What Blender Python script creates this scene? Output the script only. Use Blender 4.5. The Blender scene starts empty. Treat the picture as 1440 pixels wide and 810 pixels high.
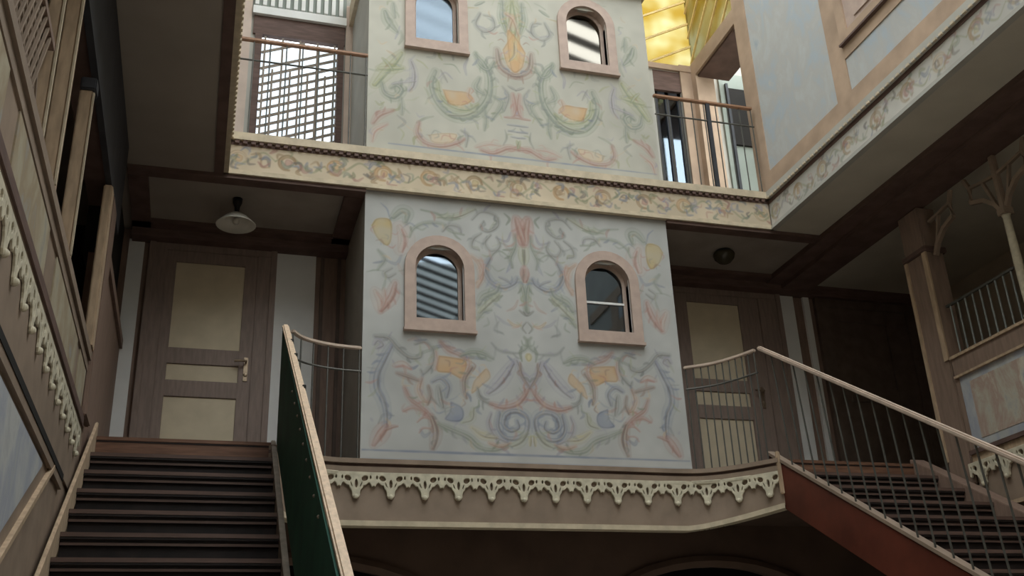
import bpy, bmesh, math, random
import numpy as np
from mathutils import Vector, Matrix

random.seed(5)
scene = bpy.context.scene
COL = scene.collection
Z0 = 1.6                     # eye height above the courtyard floor; z below is measured from the eye

# ------------------------------------------------------------------ camera, sky, exposure
def cam_axes(yaw, pitch, roll):
    cy, sy, cp, sp, cr, sr = math.cos(yaw), math.sin(yaw), math.cos(pitch), math.sin(pitch), math.cos(roll), math.sin(roll)
    f = Vector((sy * cp, cy * cp, sp)); r = Vector((cy, -sy, 0)); u = r.cross(f)
    return cr * r + sr * u, -sr * r + cr * u, f
cd = bpy.data.cameras.new('camera'); cam = bpy.data.objects.new('camera', cd); COL.objects.link(cam)
R_, U_, F_ = cam_axes(math.radians(17.2), math.radians(23.45), math.radians(-2.4))
m3 = Matrix((R_, U_, -F_)).transposed()
cam.matrix_world = Matrix.Translation((0, 0, Z0)) @ m3.to_4x4()
cd.sensor_width = 36.0; cd.lens = 36.0 * 1458.0 / 1440.0; cd.clip_end = 200
scene.camera = cam

SKY = 5.0
w = bpy.data.worlds.new('sky'); scene.world = w; w.use_nodes = True
bg = w.node_tree.nodes['Background']
bg.inputs[0].default_value = (0.90, 0.97, 0.99, 1); bg.inputs[1].default_value = SKY

# skylight opening over the courtyard, as a portal for the sky's light
pl = bpy.data.lights.new('skylight_portal', 'AREA'); pl.shape = 'RECTANGLE'; pl.size = 7.6; pl.size_y = 18.0
pl.cycles.is_portal = True
po = bpy.data.objects.new('skylight_portal', pl); COL.objects.link(po)
po.location = (3.2, 1.2, 12.35 + Z0); po.rotation_euler = (0, math.radians(18.0), 0)

scene.view_settings.view_transform = 'Standard'
scene.view_settings.look = 'None'
scene.view_settings.exposure = 0.58
scene.view_settings.gamma = 1.0
scene.view_settings.use_curve_mapping = False
try:
    scene.cycles.max_bounces = 10; scene.cycles.diffuse_bounces = 6; scene.cycles.transparent_max_bounces = 12
    scene.cycles.sample_clamp_indirect = 4.0
except Exception:
    pass

# ------------------------------------------------------------------ materials
def lin(c):
    c = c / 255.0
    return c / 12.92 if c <= 0.04045 else ((c + 0.055) / 1.055) ** 2.4
def rgb(r, g, b): return (lin(r), lin(g), lin(b), 1.0)

def mat(name, c, rough=0.6, var=0.12, scale=6.0, metal=0.0, spec=0.3, c2=None, stretch=None, bump=0.0):
    m = bpy.data.materials.new(name); m.use_nodes = True
    nt = m.node_tree; bs = nt.nodes['Principled BSDF']
    bs.inputs['Roughness'].default_value = rough; bs.inputs['Metallic'].default_value = metal
    bs.inputs['Specular IOR Level'].default_value = spec
    a = rgb(*c)
    b = rgb(*c2) if c2 else tuple(x * (1 - var * 2) for x in a[:3]) + (1,)
    tc = nt.nodes.new('ShaderNodeTexCoord'); mp = nt.nodes.new('ShaderNodeMapping')
    nt.links.new(tc.outputs['Object'], mp.inputs[0])
    if stretch: mp.inputs['Scale'].default_value = stretch
    no = nt.nodes.new('ShaderNodeTexNoise'); no.inputs['Scale'].default_value = scale; no.inputs['Detail'].default_value = 5
    nt.links.new(mp.outputs[0], no.inputs['Vector'])
    cr = nt.nodes.new('ShaderNodeValToRGB'); cr.color_ramp.elements[0].position = 0.35; cr.color_ramp.elements[1].position = 0.65
    cr.color_ramp.elements[0].color = a; cr.color_ramp.elements[1].color = b
    nt.links.new(no.outputs['Fac'], cr.inputs[0]); nt.links.new(cr.outputs[0], bs.inputs['Base Color'])
    if bump:
        bp = nt.nodes.new('ShaderNodeBump'); bp.inputs['Strength'].default_value = bump; bp.inputs['Distance'].default_value = 0.01
        nt.links.new(no.outputs['Fac'], bp.inputs['Height']); nt.links.new(bp.outputs[0], bs.inputs['Normal'])
    return m

def marble(name, cols, scale=2.0, dist=.4):
    """painted faux marble: drifting patches of several pigments"""
    m = bpy.data.materials.new(name); m.use_nodes = True
    nt = m.node_tree; bs = nt.nodes['Principled BSDF']; bs.inputs['Roughness'].default_value = 0.75
    bs.inputs['Specular IOR Level'].default_value = 0.2
    tc = nt.nodes.new('ShaderNodeTexCoord'); mp = nt.nodes.new('ShaderNodeMapping')
    mp.inputs['Scale'].default_value = (1.0, 1.25, 0.7); mp.inputs['Rotation'].default_value = (0.5, 0, 0)
    nt.links.new(tc.outputs['Object'], mp.inputs[0])
    no = nt.nodes.new('ShaderNodeTexNoise'); no.inputs['Scale'].default_value = scale; no.inputs['Detail'].default_value = 7
    no.inputs['Roughness'].default_value = 0.6; no.inputs['Distortion'].default_value = dist
    nt.links.new(mp.outputs[0], no.inputs['Vector'])
    cr = nt.nodes.new('ShaderNodeValToRGB'); el = cr.color_ramp.elements
    n = len(cols)
    while len(el) < n: el.new(0.5)
    for i, c in enumerate(cols):
        el[i].position = 0.30 + 0.40 * i / (n - 1)
    for i, c in enumerate(cols): el[i].color = rgb(*c)
    nt.links.new(no.outputs['Fac'], cr.inputs[0]); nt.links.new(cr.outputs[0], bs.inputs['Base Color'])
    return m

def painted_mat(name):
    m = bpy.data.materials.new(name); m.use_nodes = True
    nt = m.node_tree; bs = nt.nodes['Principled BSDF']; bs.inputs['Roughness'].default_value = 0.8
    bs.inputs['Specular IOR Level'].default_value = 0.15
    at = nt.nodes.new('ShaderNodeAttribute'); at.attribute_name = 'paint'
    nt.links.new(at.outputs['Color'], bs.inputs['Base Color'])
    return m

def glass(name, tint=(30, 34, 38), rough=0.03, tone=(0.72, 0.86, 1.0, 1)):
    m = bpy.data.materials.new(name); m.use_nodes = True
    nt = m.node_tree; nt.nodes.remove(nt.nodes['Principled BSDF'])
    out = nt.nodes['Material Output']
    tr = nt.nodes.new('ShaderNodeBsdfTransparent'); tr.inputs[0].default_value = rgb(*tint)
    gl = nt.nodes.new('ShaderNodeBsdfGlossy'); gl.inputs['Roughness'].default_value = rough
    gl.inputs[0].default_value = tone  # tone paints a tint into the reflections, sky blue by default
    fr = nt.nodes.new('ShaderNodeFresnel'); fr.inputs[0].default_value = 2.2
    mx = nt.nodes.new('ShaderNodeMixShader')
    nt.links.new(fr.outputs[0], mx.inputs[0]); nt.links.new(tr.outputs[0], mx.inputs[1]); nt.links.new(gl.outputs[0], mx.inputs[2])
    nt.links.new(mx.outputs[0], out.inputs[0])
    return m

def tinted(name, c, c2, mixw=0.3):
    """coloured ribbed glazing, tint drifting from amber to straw, with daylight behind it"""
    m = bpy.data.materials.new(name); m.use_nodes = True
    nt = m.node_tree; nt.nodes.remove(nt.nodes['Principled BSDF'])
    out = nt.nodes['Material Output']
    tr = nt.nodes.new('ShaderNodeBsdfTransparent'); tl = nt.nodes.new('ShaderNodeBsdfTranslucent')
    tc = nt.nodes.new('ShaderNodeTexCoord'); no = nt.nodes.new('ShaderNodeTexNoise'); no.inputs['Scale'].default_value = 1.6
    cr = nt.nodes.new('ShaderNodeValToRGB'); cr.color_ramp.elements[0].position = .38; cr.color_ramp.elements[1].position = .62
    cr.color_ramp.elements[0].color = c; cr.color_ramp.elements[1].color = c2
    nt.links.new(tc.outputs['Object'], no.inputs['Vector']); nt.links.new(no.outputs['Fac'], cr.inputs[0])
    nt.links.new(cr.outputs[0], tr.inputs[0]); nt.links.new(cr.outputs[0], tl.inputs[0])
    mx = nt.nodes.new('ShaderNodeMixShader'); mx.inputs[0].default_value = mixw
    nt.links.new(tr.outputs[0], mx.inputs[1]); nt.links.new(tl.outputs[0], mx.inputs[2]); nt.links.new(mx.outputs[0], out.inputs[0])
    return m

M = {}
M['plaster'] = mat('grey_plaster', (176, 172, 163), 0.85, 0.06, 3)
M['soffit'] = mat('soffit_paint', (158, 147, 136), 0.9, 0.07, 1.2)
M['ceilpanel'] = mat('ceiling_panel_paint', (158, 147, 137), 0.9, 0.1, 2.0)
M['gallery_ceil'] = mat('gallery_ceiling_paint', (196, 188, 172), 0.9, 0.07, 1.5)
M['darkbeam'] = mat('dark_beam_wood', (106, 84, 76), 0.7, 0.15, 5, stretch=(1, 1, 6))
M['brown'] = mat('brown_painted_wood', (136, 112, 98), 0.6, 0.1, 8, stretch=(4, 4, .6))
M['doorframe'] = mat('door_frame_paint', (142, 123, 112), 0.55, 0.1, 8, stretch=(4, 4, .6))
M['doorpanel'] = mat('door_panel_paint', (206, 190, 162), 0.6, 0.06, 4)
M['darkdoor'] = mat('dark_door_wood', (104, 88, 78), 0.6, 0.15, 6)
M['white'] = mat('white_plaster', (226, 224, 220), 0.85, 0.04, 3)
M['pink'] = mat('pink_window_trim', (182, 160, 147), 0.7, 0.07, 9)
M['orange'] = mat('terracotta_trim', (180, 154, 131), 0.75, 0.12, 3.0)
M['cream'] = mat('cream_moulding', (200, 184, 158), 0.7, 0.1, 10)
M['ivory'] = mat('ivory_carving', (206, 196, 172), 0.7, 0.12, 14)
M['fascia'] = mat('fascia_brown_paint', (146, 127, 110), 0.7, 0.1, 4)
M['tan'] = mat('tan_wall_paint', (148, 128, 110), 0.75, 0.12, 4)
M['tanlight'] = mat('light_tan_trim', (190, 164, 136), 0.65, 0.14, 7, stretch=(3, 3, .7))
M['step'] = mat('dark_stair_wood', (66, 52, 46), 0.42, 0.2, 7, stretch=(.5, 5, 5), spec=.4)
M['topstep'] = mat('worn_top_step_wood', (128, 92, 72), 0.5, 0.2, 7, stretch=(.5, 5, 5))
M['stringer'] = mat('red_brown_stringer', (104, 52, 38), 0.5, 0.2, 2.5)
M['rail'] = mat('pale_handrail_wood', (214, 186, 158), 0.45, 0.12, 9, stretch=(4, .8, 4))
M['railbrown'] = mat('brown_handrail_wood', (160, 120, 92), 0.5, 0.15, 9)
M['railpink'] = mat('worn_pink_handrail', (194, 173, 156), 0.45, 0.1, 9)
M['iron'] = mat('grey_iron', (92, 90, 84), 0.5, 0.1, 20, metal=.3)
M['black'] = mat('black_iron', (30, 28, 27), 0.5, 0.1, 20)
M['green'] = mat('dark_green_board', (36, 84, 68), 0.7, 0.15, 3)
M['edge'] = mat('grey_string_edge', (150, 136, 122), 0.6, 0.15, 12)
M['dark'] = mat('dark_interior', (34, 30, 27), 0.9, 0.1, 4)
M['shutter'] = mat('slate_dark_boards', (62, 62, 66), 0.7, 0.15, 5)
M['opal'] = mat('enamel_shade', (205, 200, 188), 0.4, 0.04, 5)
M['darkglass'] = mat('smoked_glass_shade', (70, 64, 48), 0.25, 0.1, 8)
M['brass'] = mat('aged_brass', (170, 150, 128), 0.35, 0.1, 20, metal=.8)
M['post'] = mat('pinkish_brown_post', (140, 118, 103), .6, .1, 6, stretch=(4, 4, .6))
M['riser'] = mat('shaded_riser_wood', (40, 31, 29), .6, .2, 7)  # shade below the treads is put into this darker colour
M['nosing'] = mat('highlight_nosing_wood', (106, 84, 75), .45, .15, 7, stretch=(.5, 5, 5))  # lighter tone paints the highlight along each step edge
M['ceilpale'] = mat('pale_gallery_wall', (190, 176, 156), .85, .1, 2)
M['stone'] = mat('courtyard_stone', (206, 198, 186), 0.7, 0.08, 2)
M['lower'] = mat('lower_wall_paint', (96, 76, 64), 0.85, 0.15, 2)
M['marble_cool'] = marble('cool_faux_marble', [(158, 166, 174), (180, 182, 180), (176, 174, 170), (168, 176, 182), (184, 180, 172)])
M['marble_warm'] = marble('warm_faux_marble', [(130, 132, 132), (168, 158, 136), (152, 136, 112), (150, 152, 150)], 2.2)
M['marble_right'] = marble('grey_pink_faux_marble', [(150, 150, 156), (182, 176, 160), (170, 146, 132), (196, 190, 172), (140, 146, 158)], 2.6)
M['marble_lilac'] = marble('lilac_faux_marble', [(156, 154, 156), (180, 180, 176), (158, 160, 168), (174, 174, 166)], 2.0)
M['paint'] = painted_mat('painted_plaster')
M['glass'] = glass('window_glass')
M['glassblur'] = glass('hazy_window_glass', rough=.12)
M['glasswarmrefl'] = glass('warm_reflection_glass', rough=.05, tone=(1.0, .90, .76, 1))  # beige reflection painted in through the gloss tone
M['glasspale'] = glass('pale_window_glass', (150, 165, 168), .05)
M['yellow'] = tinted('yellow_glazing', (0.34, 0.265, 0.10, 1), (0.42, 0.395, 0.28, 1))
M['skydim'] = tinted('sky_dimming_pane', (.42, .44, .46, 1), (.50, .52, .54, 1))  # for a pane added to cut the sky's brightness
M['pinkpale'] = mat('pale_pilaster_paint', (200, 180, 166), .75, .06, 5)
M['curtain'] = mat('pale_curtain', (206, 204, 196), .9, .1, 6, stretch=(14, 14, .3))
M['greyboard'] = mat('grey_green_wall', (140, 146, 138), .8, .08, 2)
M['rafter'] = mat('dark_rafter', (70, 58, 48), .8, .1, 4)

# ------------------------------------------------------------------ geometry helpers
class B:
    def __init__(s): s.v = []; s.f = []; s.mi = []; s.cur = 0
    def add(s, vs, fs):
        o = len(s.v); s.v += [tuple(v) for v in vs]
        for f in fs: s.f.append(tuple(i + o for i in f)); s.mi.append(s.cur)
        return s
    def mat(s, i): s.cur = i; return s
    def box(s, x0, x1, y0, y1, z0, z1):
        x0, x1 = sorted((x0, x1)); y0, y1 = sorted((y0, y1)); z0, z1 = sorted((z0, z1))
        vs = [(x, y, z) for z in (z0, z1) for y in (y0, y1) for x in (x0, x1)]
        return s.add(vs, [(0, 2, 3, 1), (4, 5, 7, 6), (0, 1, 5, 4), (2, 6, 7, 3), (0, 4, 6, 2), (1, 3, 7, 5)])
    def prism(s, poly, fn0, fn1):
        """poly: 2d points; fn0/fn1 map (a, b) -> 3d for the two caps"""
        n = len(poly); vs = [fn0(*p) for p in poly] + [fn1(*p) for p in poly]
        fs = [tuple(range(n - 1, -1, -1)), tuple(range(n, 2 * n))]
        fs += [(i, (i + 1) % n, (i + 1) % n + n, i + n) for i in range(n)]
        return s.add(vs, fs)
    def tube(s, pts, r, n=8, closed=False, cap=True):
        P = [Vector(p) for p in pts]; N = len(P); rings = []
        rr = r if isinstance(r, (list, tuple)) else [r] * N
        for i in range(N):
            a = P[(i - 1) % N] if closed or i > 0 else P[0]
            b = P[(i + 1) % N] if closed or i < N - 1 else P[-1]
            t = (b - a).normalized()
            up = Vector((0, 0, 1)) if abs(t.z) < 0.95 else Vector((0, 1, 0))
            x = t.cross(up).normalized(); y = x.cross(t)
            rings.append([P[i] + (x * math.cos(2 * math.pi * k / n) + y * math.sin(2 * math.pi * k / n)) * rr[i] for k in range(n)])
        vs = [v for rg in rings for v in rg]; fs = []
        for i in range(N if closed else N - 1):
            j = (i + 1) % N
            fs += [(i * n + k, i * n + (k + 1) % n, j * n + (k + 1) % n, j * n + k) for k in range(n)]
        if cap and not closed:
            fs += [tuple(range(n - 1, -1, -1)), tuple((N - 1) * n + k for k in range(n))]
        return s.add(vs, fs)
    def beam(s, pts, w, h):
        """rectangular section (w across, h up) swept along pts"""
        P = [Vector(p) for p in pts]; N = len(P); vs = []
        for i in range(N):
            t = (P[min(i + 1, N - 1)] - P[max(i - 1, 0)]).normalized()
            x = t.cross(Vector((0, 0, 1))).normalized(); y = x.cross(t)
            vs += [P[i] + x * a * w / 2 + y * b * h / 2 for a, b in ((-1, -1), (1, -1), (1, 1), (-1, 1))]
        fs = [(3, 2, 1, 0), tuple(4 * (N - 1) + k for k in range(4))]
        for i in range(N - 1):
            fs += [(4 * i + k, 4 * i + (k + 1) % 4, 4 * i + 4 + (k + 1) % 4, 4 * i + 4 + k) for k in range(4)]
        return s.add(vs, fs)
    def lathe(s, c, prof, n=24):
        vs = []; fs = []
        for r, z in prof:
            vs += [(c[0] + r * math.cos(2 * math.pi * k / n), c[1] + r * math.sin(2 * math.pi * k / n), c[2] + z) for k in range(n)]
        for i in range(len(prof) - 1):
            fs += [(i * n + k, i * n + (k + 1) % n, (i + 1) * n + (k + 1) % n, (i + 1) * n + k) for k in range(n)]
        return s.add(vs, fs)
    def ball(s, c, r, sx=1, sy=1, sz=1, n=8):
        prof = [(r * math.sin(math.pi * i / n), -r * math.cos(math.pi * i / n)) for i in range(n + 1)]
        prof[0] = (r * 0.02, -r); prof[-1] = (r * 0.02, r)
        o = len(s.v); s.lathe(c, prof, 10)
        for i in range(o, len(s.v)):
            v = s.v[i]; s.v[i] = (c[0] + (v[0] - c[0]) * sx, c[1] + (v[1] - c[1]) * sy, c[2] + (v[2] - c[2]) * sz)
        return s

BASE = {}
def obj(name, b, mats, parent=None, bevel=0.0, smooth=False):
    me = bpy.data.meshes.new(name)
    if parent is not None: o3 = BASE[parent.name]
    else:
        lo = [min(v[i] for v in b.v) for i in range(3)]; hi = [max(v[i] for v in b.v) for i in range(3)]
        o3 = Vector(((lo[0] + hi[0]) / 2, (lo[1] + hi[1]) / 2, lo[2] + Z0))
    off = Vector((0, 0, Z0)) - o3
    me.from_pydata([tuple(Vector(v) + off) for v in b.v], [], b.f)
    ms = mats if isinstance(mats, (list, tuple)) else [mats]
    for m in ms: me.materials.append(M[m])
    me.polygons.foreach_set('material_index', [min(i, len(ms) - 1) for i in b.mi])
    bm = bmesh.new(); bm.from_mesh(me)
    bmesh.ops.recalc_face_normals(bm, faces=bm.faces[:])
    if bevel:
        es = [e for e in bm.edges if len(e.link_faces) == 2 and e.calc_face_angle(0) > 0.6]
        try: bmesh.ops.bevel(bm, geom=es, offset=bevel, segments=2, affect='EDGES', clamp_overlap=True)
        except Exception: pass
    if smooth:
        for f in bm.faces: f.smooth = True
    bm.to_mesh(me); bm.free()
    o = bpy.data.objects.new(name, me); COL.objects.link(o)
    if parent is not None:
        o.parent = parent; BASE[o.name] = BASE[parent.name]
    else:
        o.location = o3; BASE[o.name] = o3
    return o
def struct(name, b, mats, **k):
    o = obj(name, b, mats, **k)
    if o.parent is None: o['kind'] = 'structure'
    return o
def thing(name, label, cat, loc, group=None):
    o = bpy.data.objects.new(name, None); COL.objects.link(o); o.empty_display_size = 0.1
    o.location = (loc[0], loc[1], loc[2] + Z0); BASE[o.name] = Vector(o.location)
    o['label'] = label; o['category'] = cat
    if group: o['group'] = group
    return o
def tag(o, label, cat, group=None):
    o['label'] = label; o['category'] = cat
    if group: o['group'] = group
    return o

# ------------------------------------------------------------------ painted decoration (pigment as a colour attribute on a fine grid)
PIG = {'bluegrey': (136, 142, 156), 'brown': (150, 126, 114), 'grey': (144, 146, 142), 'lilac': (160, 156, 168), 'ochre': (184, 164, 122),
       'olive': (158, 160, 122), 'orange': (194, 158, 118), 'orangepink': (194, 158, 136), 'pale_green': (170, 172, 146), 'peach': (200, 178, 150),
       'pink': (190, 164, 152), 'rose': (178, 138, 128), 'sage': (138, 146, 130), 'yellow': (194, 182, 142), 'tanline': (168, 142, 112),
       'dark': (124, 118, 112), 'core': (188, 184, 174), 'blueline': (140, 146, 158), 'leaf': (150, 150, 122)}
LIN = np.vectorize(lin)
def vnoise(U, V, sc, seed):
    rs = np.random.RandomState(seed); g = rs.rand(64, 64)
    u = U * sc; v = V * sc; i = np.floor(u).astype(int); j = np.floor(v).astype(int); a = u - i; b = v - j
    a = a * a * (3 - 2 * a); b = b * b * (3 - 2 * b)
    G = lambda p, q: g[p % 64, q % 64]
    return (G(i, j) * (1 - a) + G(i + 1, j) * a) * (1 - b) + (G(i, j + 1) * (1 - a) + G(i + 1, j + 1) * a) * b
def catmull(pts, n=6):
    P = [np.array(p, float) for p in pts]
    if len(P) < 3: return [P[0] + (P[-1] - P[0]) * t for t in np.linspace(0, 1, n)]
    Q = [2 * P[0] - P[1]] + P + [2 * P[-1] - P[-2]]; out = []
    for i in range(1, len(Q) - 2):
        for t in np.linspace(0, 1, n, endpoint=False):
            a, b, c, d = Q[i - 1], Q[i], Q[i + 1], Q[i + 2]
            out.append(0.5 * (2 * b + (c - a) * t + (2 * a - 5 * b + 4 * c - d) * t * t + (3 * b - a - 3 * c + d) * t ** 3))
    return out + [P[-1]]
def segdist(U, V, a, b):
    d = b - a; L = max(1e-9, d @ d)
    t = np.clip(((U - a[0]) * d[0] + (V - a[1]) * d[1]) / L, 0, 1)
    return np.hypot(U - a[0] - t * d[0], V - a[1] - t * d[1]), t
def painted(name, origin, u, v, W, H, step, base, strokes, parent, holes=(), seed=1, mottle=0.05, soft=0.012, vary=0.35, tilt=None):
    nx, ny = max(2, int(round(W / step))), max(2, int(round(H / step)))
    us = np.linspace(0, W, nx + 1); vs = np.linspace(0, H, ny + 1)
    U, V = np.meshgrid(us, vs)
    C = np.zeros(U.shape + (3,)); C[:] = np.array(base, float)
    C *= (1 + mottle * (vnoise(U, V, 2.3, seed) - .5) * 2 + mottle * (vnoise(U, V, 9, seed + 1) - .5))[..., None]
    wn = vnoise(U, V, 11, seed + 2)
    for k, col, wd, al, pts in strokes:
        P = np.array(pts, float); mg = wd + 0.04
        i0, i1 = np.searchsorted(us, P[:, 0].min() - mg), np.searchsorted(us, P[:, 0].max() + mg)
        j0, j1 = np.searchsorted(vs, P[:, 1].min() - mg), np.searchsorted(vs, P[:, 1].max() + mg)
        if i1 <= i0 or j1 <= j0: continue
        u2, v2 = U[j0:j1, i0:i1], V[j0:j1, i0:i1]
        cp = catmull(pts if k == 's' else list(pts) + [pts[0]])
        D = np.full(u2.shape, 9.0); n = len(cp) - 1
        for i in range(n):
            d, t = segdist(u2, v2, cp[i], cp[i + 1])
            if k == 's':
                s = (i + t) / n; hw = wd * 0.5 * (0.35 + 0.65 * np.sin(np.pi * (0.12 + 0.8 * s)))
                d = d - hw
            D = np.minimum(D, d)
        if k == 'f':
            ins = np.zeros(u2.shape, bool)
            for i in range(n):
                a, b = cp[i], cp[i + 1]
                cnd = ((a[1] > v2) != (b[1] > v2))
                with np.errstate(divide='ignore', invalid='ignore'):
                    xi = (b[0] - a[0]) * (v2 - a[1]) / (b[1] - a[1] + 1e-12) + a[0]
                ins ^= cnd & (u2 < xi)
            D = np.where(ins, -D, D)
        A = np.clip(0.5 - D / soft, 0, 1) * al * (1 - vary + vary * 2 * wn[j0:j1, i0:i1])
        A = np.clip(A, 0, 1)[..., None]
        pc = np.array(PIG[col], float)
        edge = np.clip(1 - np.abs(D + 0.010) / 0.011, 0, 1)[..., None] * (0.16 if wd > .03 or k == 'f' else 0.06)
        sub = C[j0:j1, i0:i1]
        C[j0:j1, i0:i1] = sub * (1 - A) + pc * (1 - edge) * A
    lc = np.clip(C, 0, 255) / 255.0
    lc = np.where(lc <= 0.04045, lc / 12.92, ((lc + 0.055) / 1.055) ** 2.4)
    o3 = np.array(origin, float); u = np.array(u, float); v = np.array(v, float)
    pos = o3 + U[..., None] * u + V[..., None] * v
    idx = np.arange(U.size).reshape(U.shape)
    quads = np.stack([idx[:-1, :-1], idx[:-1, 1:], idx[1:, 1:], idx[1:, :-1]], -1)
    keep = np.ones(quads.shape[:2], bool)
    uc = (us[:-1] + us[1:]) / 2; vc = (vs[:-1] + vs[1:]) / 2
    for (a0, a1, b0, b1) in holes:
        keep &= ~(((uc > a0) & (uc < a1))[None, :] & ((vc > b0) & (vc < b1))[:, None])
    q = quads[keep]
    pos = pos.reshape(-1, 3); pos[:, 2] += Z0
    bs = BASE[parent.name] if parent is not None else Vector((0, 0, 0))
    pos -= np.array(bs)
    me = bpy.data.meshes.new(name)
    me.vertices.add(len(pos)); me.vertices.foreach_set('co', pos.astype(np.float32).ravel())
    me.loops.add(q.size); me.loops.foreach_set('vertex_index', q.astype(np.int32).ravel())
    me.polygons.add(len(q)); me.polygons.foreach_set('loop_start', np.arange(0, q.size, 4, dtype=np.int32))
    me.update(calc_edges=True); me.validate()
    ca = me.color_attributes.new('paint', 'FLOAT_COLOR', 'POINT')
    rgba = np.concatenate([lc.reshape(-1, 3), np.ones((U.size, 1))], 1)
    ca.data.foreach_set('color', rgba.astype(np.float32).ravel())
    me.materials.append(M['paint'])
    o = bpy.data.objects.new(name, me); COL.objects.link(o)
    if parent is not None: o.parent = parent; BASE[o.name] = bs
    else: BASE[o.name] = Vector((0, 0, 0))
    return o
def mirror(st, W): return st + [(k, c, wd, a, [(W - x, z) for x, z in p]) for k, c, wd, a, p in st]

# ================================================================== STRUCTURE
# floor
b = B().box(-3, 11, -7.5, 13, -1.75, -1.6); struct('floor', b, 'stone')

# --- lower back wall with arched openings under the landing
def arch_poly(x0, x1, z0, zs, n=14, rise=None):
    r = (x1 - x0) / 2; c = (x0 + x1) / 2; rz = rise or r
    return [(x0, z0)] + [(c - r * math.cos(math.pi * i / n), zs + rz * math.sin(math.pi * i / n)) for i in range(n + 1)] + [(x1, z0)]
b = B(); Yw = 10.6
ops = [(-0.7, 2.6, 1.15), (4.0, 6.9, 1.15)]; xs = -1.2
for x0, x1, zs in ops:
    b.box(xs, x0, Yw, Yw + .25, -1.6, 2.3)
    P = arch_poly(x0, x1, -1.6, zs - .2, 18, .75)[1:-1]
    for (a, c) in zip(P[:-1], P[1:]):
        b.prism([(a[0], a[1]), (c[0], c[1]), (c[0], 2.3), (a[0], 2.3)], lambda x, z: (x, Yw, z), lambda x, z: (x, Yw + .25, z))
    xs = x1
b.box(xs, 10, Yw, Yw + .25, -1.6, 2.3)
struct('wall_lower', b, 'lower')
b = B()
for x0, x1, zs in ops:
    P = [(x, Yw - .02, z) for x, z in arch_poly(x0, x1, -1.6, zs - .2, 18, .75)]
    b.tube(P, .07, 6)
struct('trim_1', b, 'lower')
b = B().box(-3, 11, 13.0, 13.1, -1.6, 2.4); b.box(-3, 11, 11.6, 13.1, 2.3, 2.5); b.box(-3.1, -3, 10.5, 13.1, -1.6, 2.5); b.box(11, 11.1, 9, 13.1, -1.6, 2.5); struct('wall_far', b, 'dark')

# --- landing slab with the curved front edge
edge = catmull([(.66, 9.40), (.74, 9.58), (.92, 9.75), (1.15, 9.84), (1.45, 9.86), (2.4, 9.86), (4.0, 9.86), (4.85, 9.86), (5.15, 9.78), (5.40, 9.58), (5.55, 9.40), (5.66, 9.26)], 6)
edge = [Vector((p[0], p[1], 0)) for p in edge]
def path_frame(path):
    L = [0]
    for a, c in zip(path[:-1], path[1:]): L.append(L[-1] + (c - a).length)
    def at(u, d=0.0):
        u = max(0, min(L[-1] - 1e-6, u))
        i = max(k for k in range(len(L) - 1) if L[k] <= u)
        a, c = path[i], path[i + 1]; t = (c - a).normalized(); nrm = Vector((t.y, -t.x, 0))
        return a + t * (u - L[i]) + nrm * d
    return at, L[-1]
eat, elen = path_frame(edge)
def zbot(p): return 1.92 + 0.13 * max(0, min(1, (p.x - 4.85) / .8)) ** 1.2 if p.x > 4.85 else 1.92
poly = [(-1.1, 9.60), (.6, 9.60)] + [(p.x, p.y + .06) for p in edge] + [(5.72, 9.52), (9.9, 9.52), (9.9, 11.6), (-1.1, 11.6)]
b = B().prism(poly, lambda x, y: (x, y, 2.2), lambda x, y: (x, y, 2.52)); struct('floor_landing', b, 'step')
b = B()
for (i, a) in enumerate(edge[:-1]):
    c = edge[i + 1]
    t = (c - a).normalized(); nr = Vector((t.y, -t.x, 0))
    for (z0f, z1f, d0, d1, mi) in ((None, 2.40, -.12, .0, 0), (2.40, 2.455, -.12, .035, 1), (2.455, 2.485, -.12, .015, 2), (2.485, 2.53, -.12, .05, 1)):
        b.mat(mi)
        za, zc = (zbot(a), zbot(c)) if z0f is None else (z0f, z0f)
        A0, A1, C0, C1 = a + nr * d0, a + nr * d1, c + nr * d0, c + nr * d1
        b.add([(A0.x, A0.y, za), (A1.x, A1.y, za), (C1.x, C1.y, zc), (C0.x, C0.y, zc), (A0.x, A0.y, z1f), (A1.x, A1.y, z1f), (C1.x, C1.y, z1f), (C0.x, C0.y, z1f)],
              [(0, 3, 2, 1), (4, 5, 6, 7), (1, 2, 6, 5), (0, 4, 7, 3), (0, 1, 5, 4), (2, 3, 7, 6)])
    b.mat(3)
    A1, C1 = a + nr * .02, c + nr * .02; A0, C0 = a - nr * .1, c - nr * .1; za, zc = zbot(a), zbot(c)
    b.add([(A0.x, A0.y, za - .03), (A1.x, A1.y, za - .03), (C1.x, C1.y, zc - .03), (C0.x, C0.y, zc - .03), (A0.x, A0.y, za + .02), (A1.x, A1.y, za + .02), (C1.x, C1.y, zc + .02), (C0.x, C0.y, zc + .02)],
          [(0, 3, 2, 1), (4, 5, 6, 7), (1, 2, 6, 5), (0, 4, 7, 3)])
struct('trim_2', b, ['fascia', 'tan', 'darkbeam', 'cream'])
b = B().prism([(-1.1, 9.62), (.6, 9.62)] + [(p.x, p.y + .12) for p in edge] + [(5.72, 9.56), (9.9, 9.56), (9.9, 10.6), (-1.1, 10.6)], lambda x, y: (x, y, 2.1), lambda x, y: (x, y, 2.2))
struct('ceiling_lower', b, 'lower')

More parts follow.
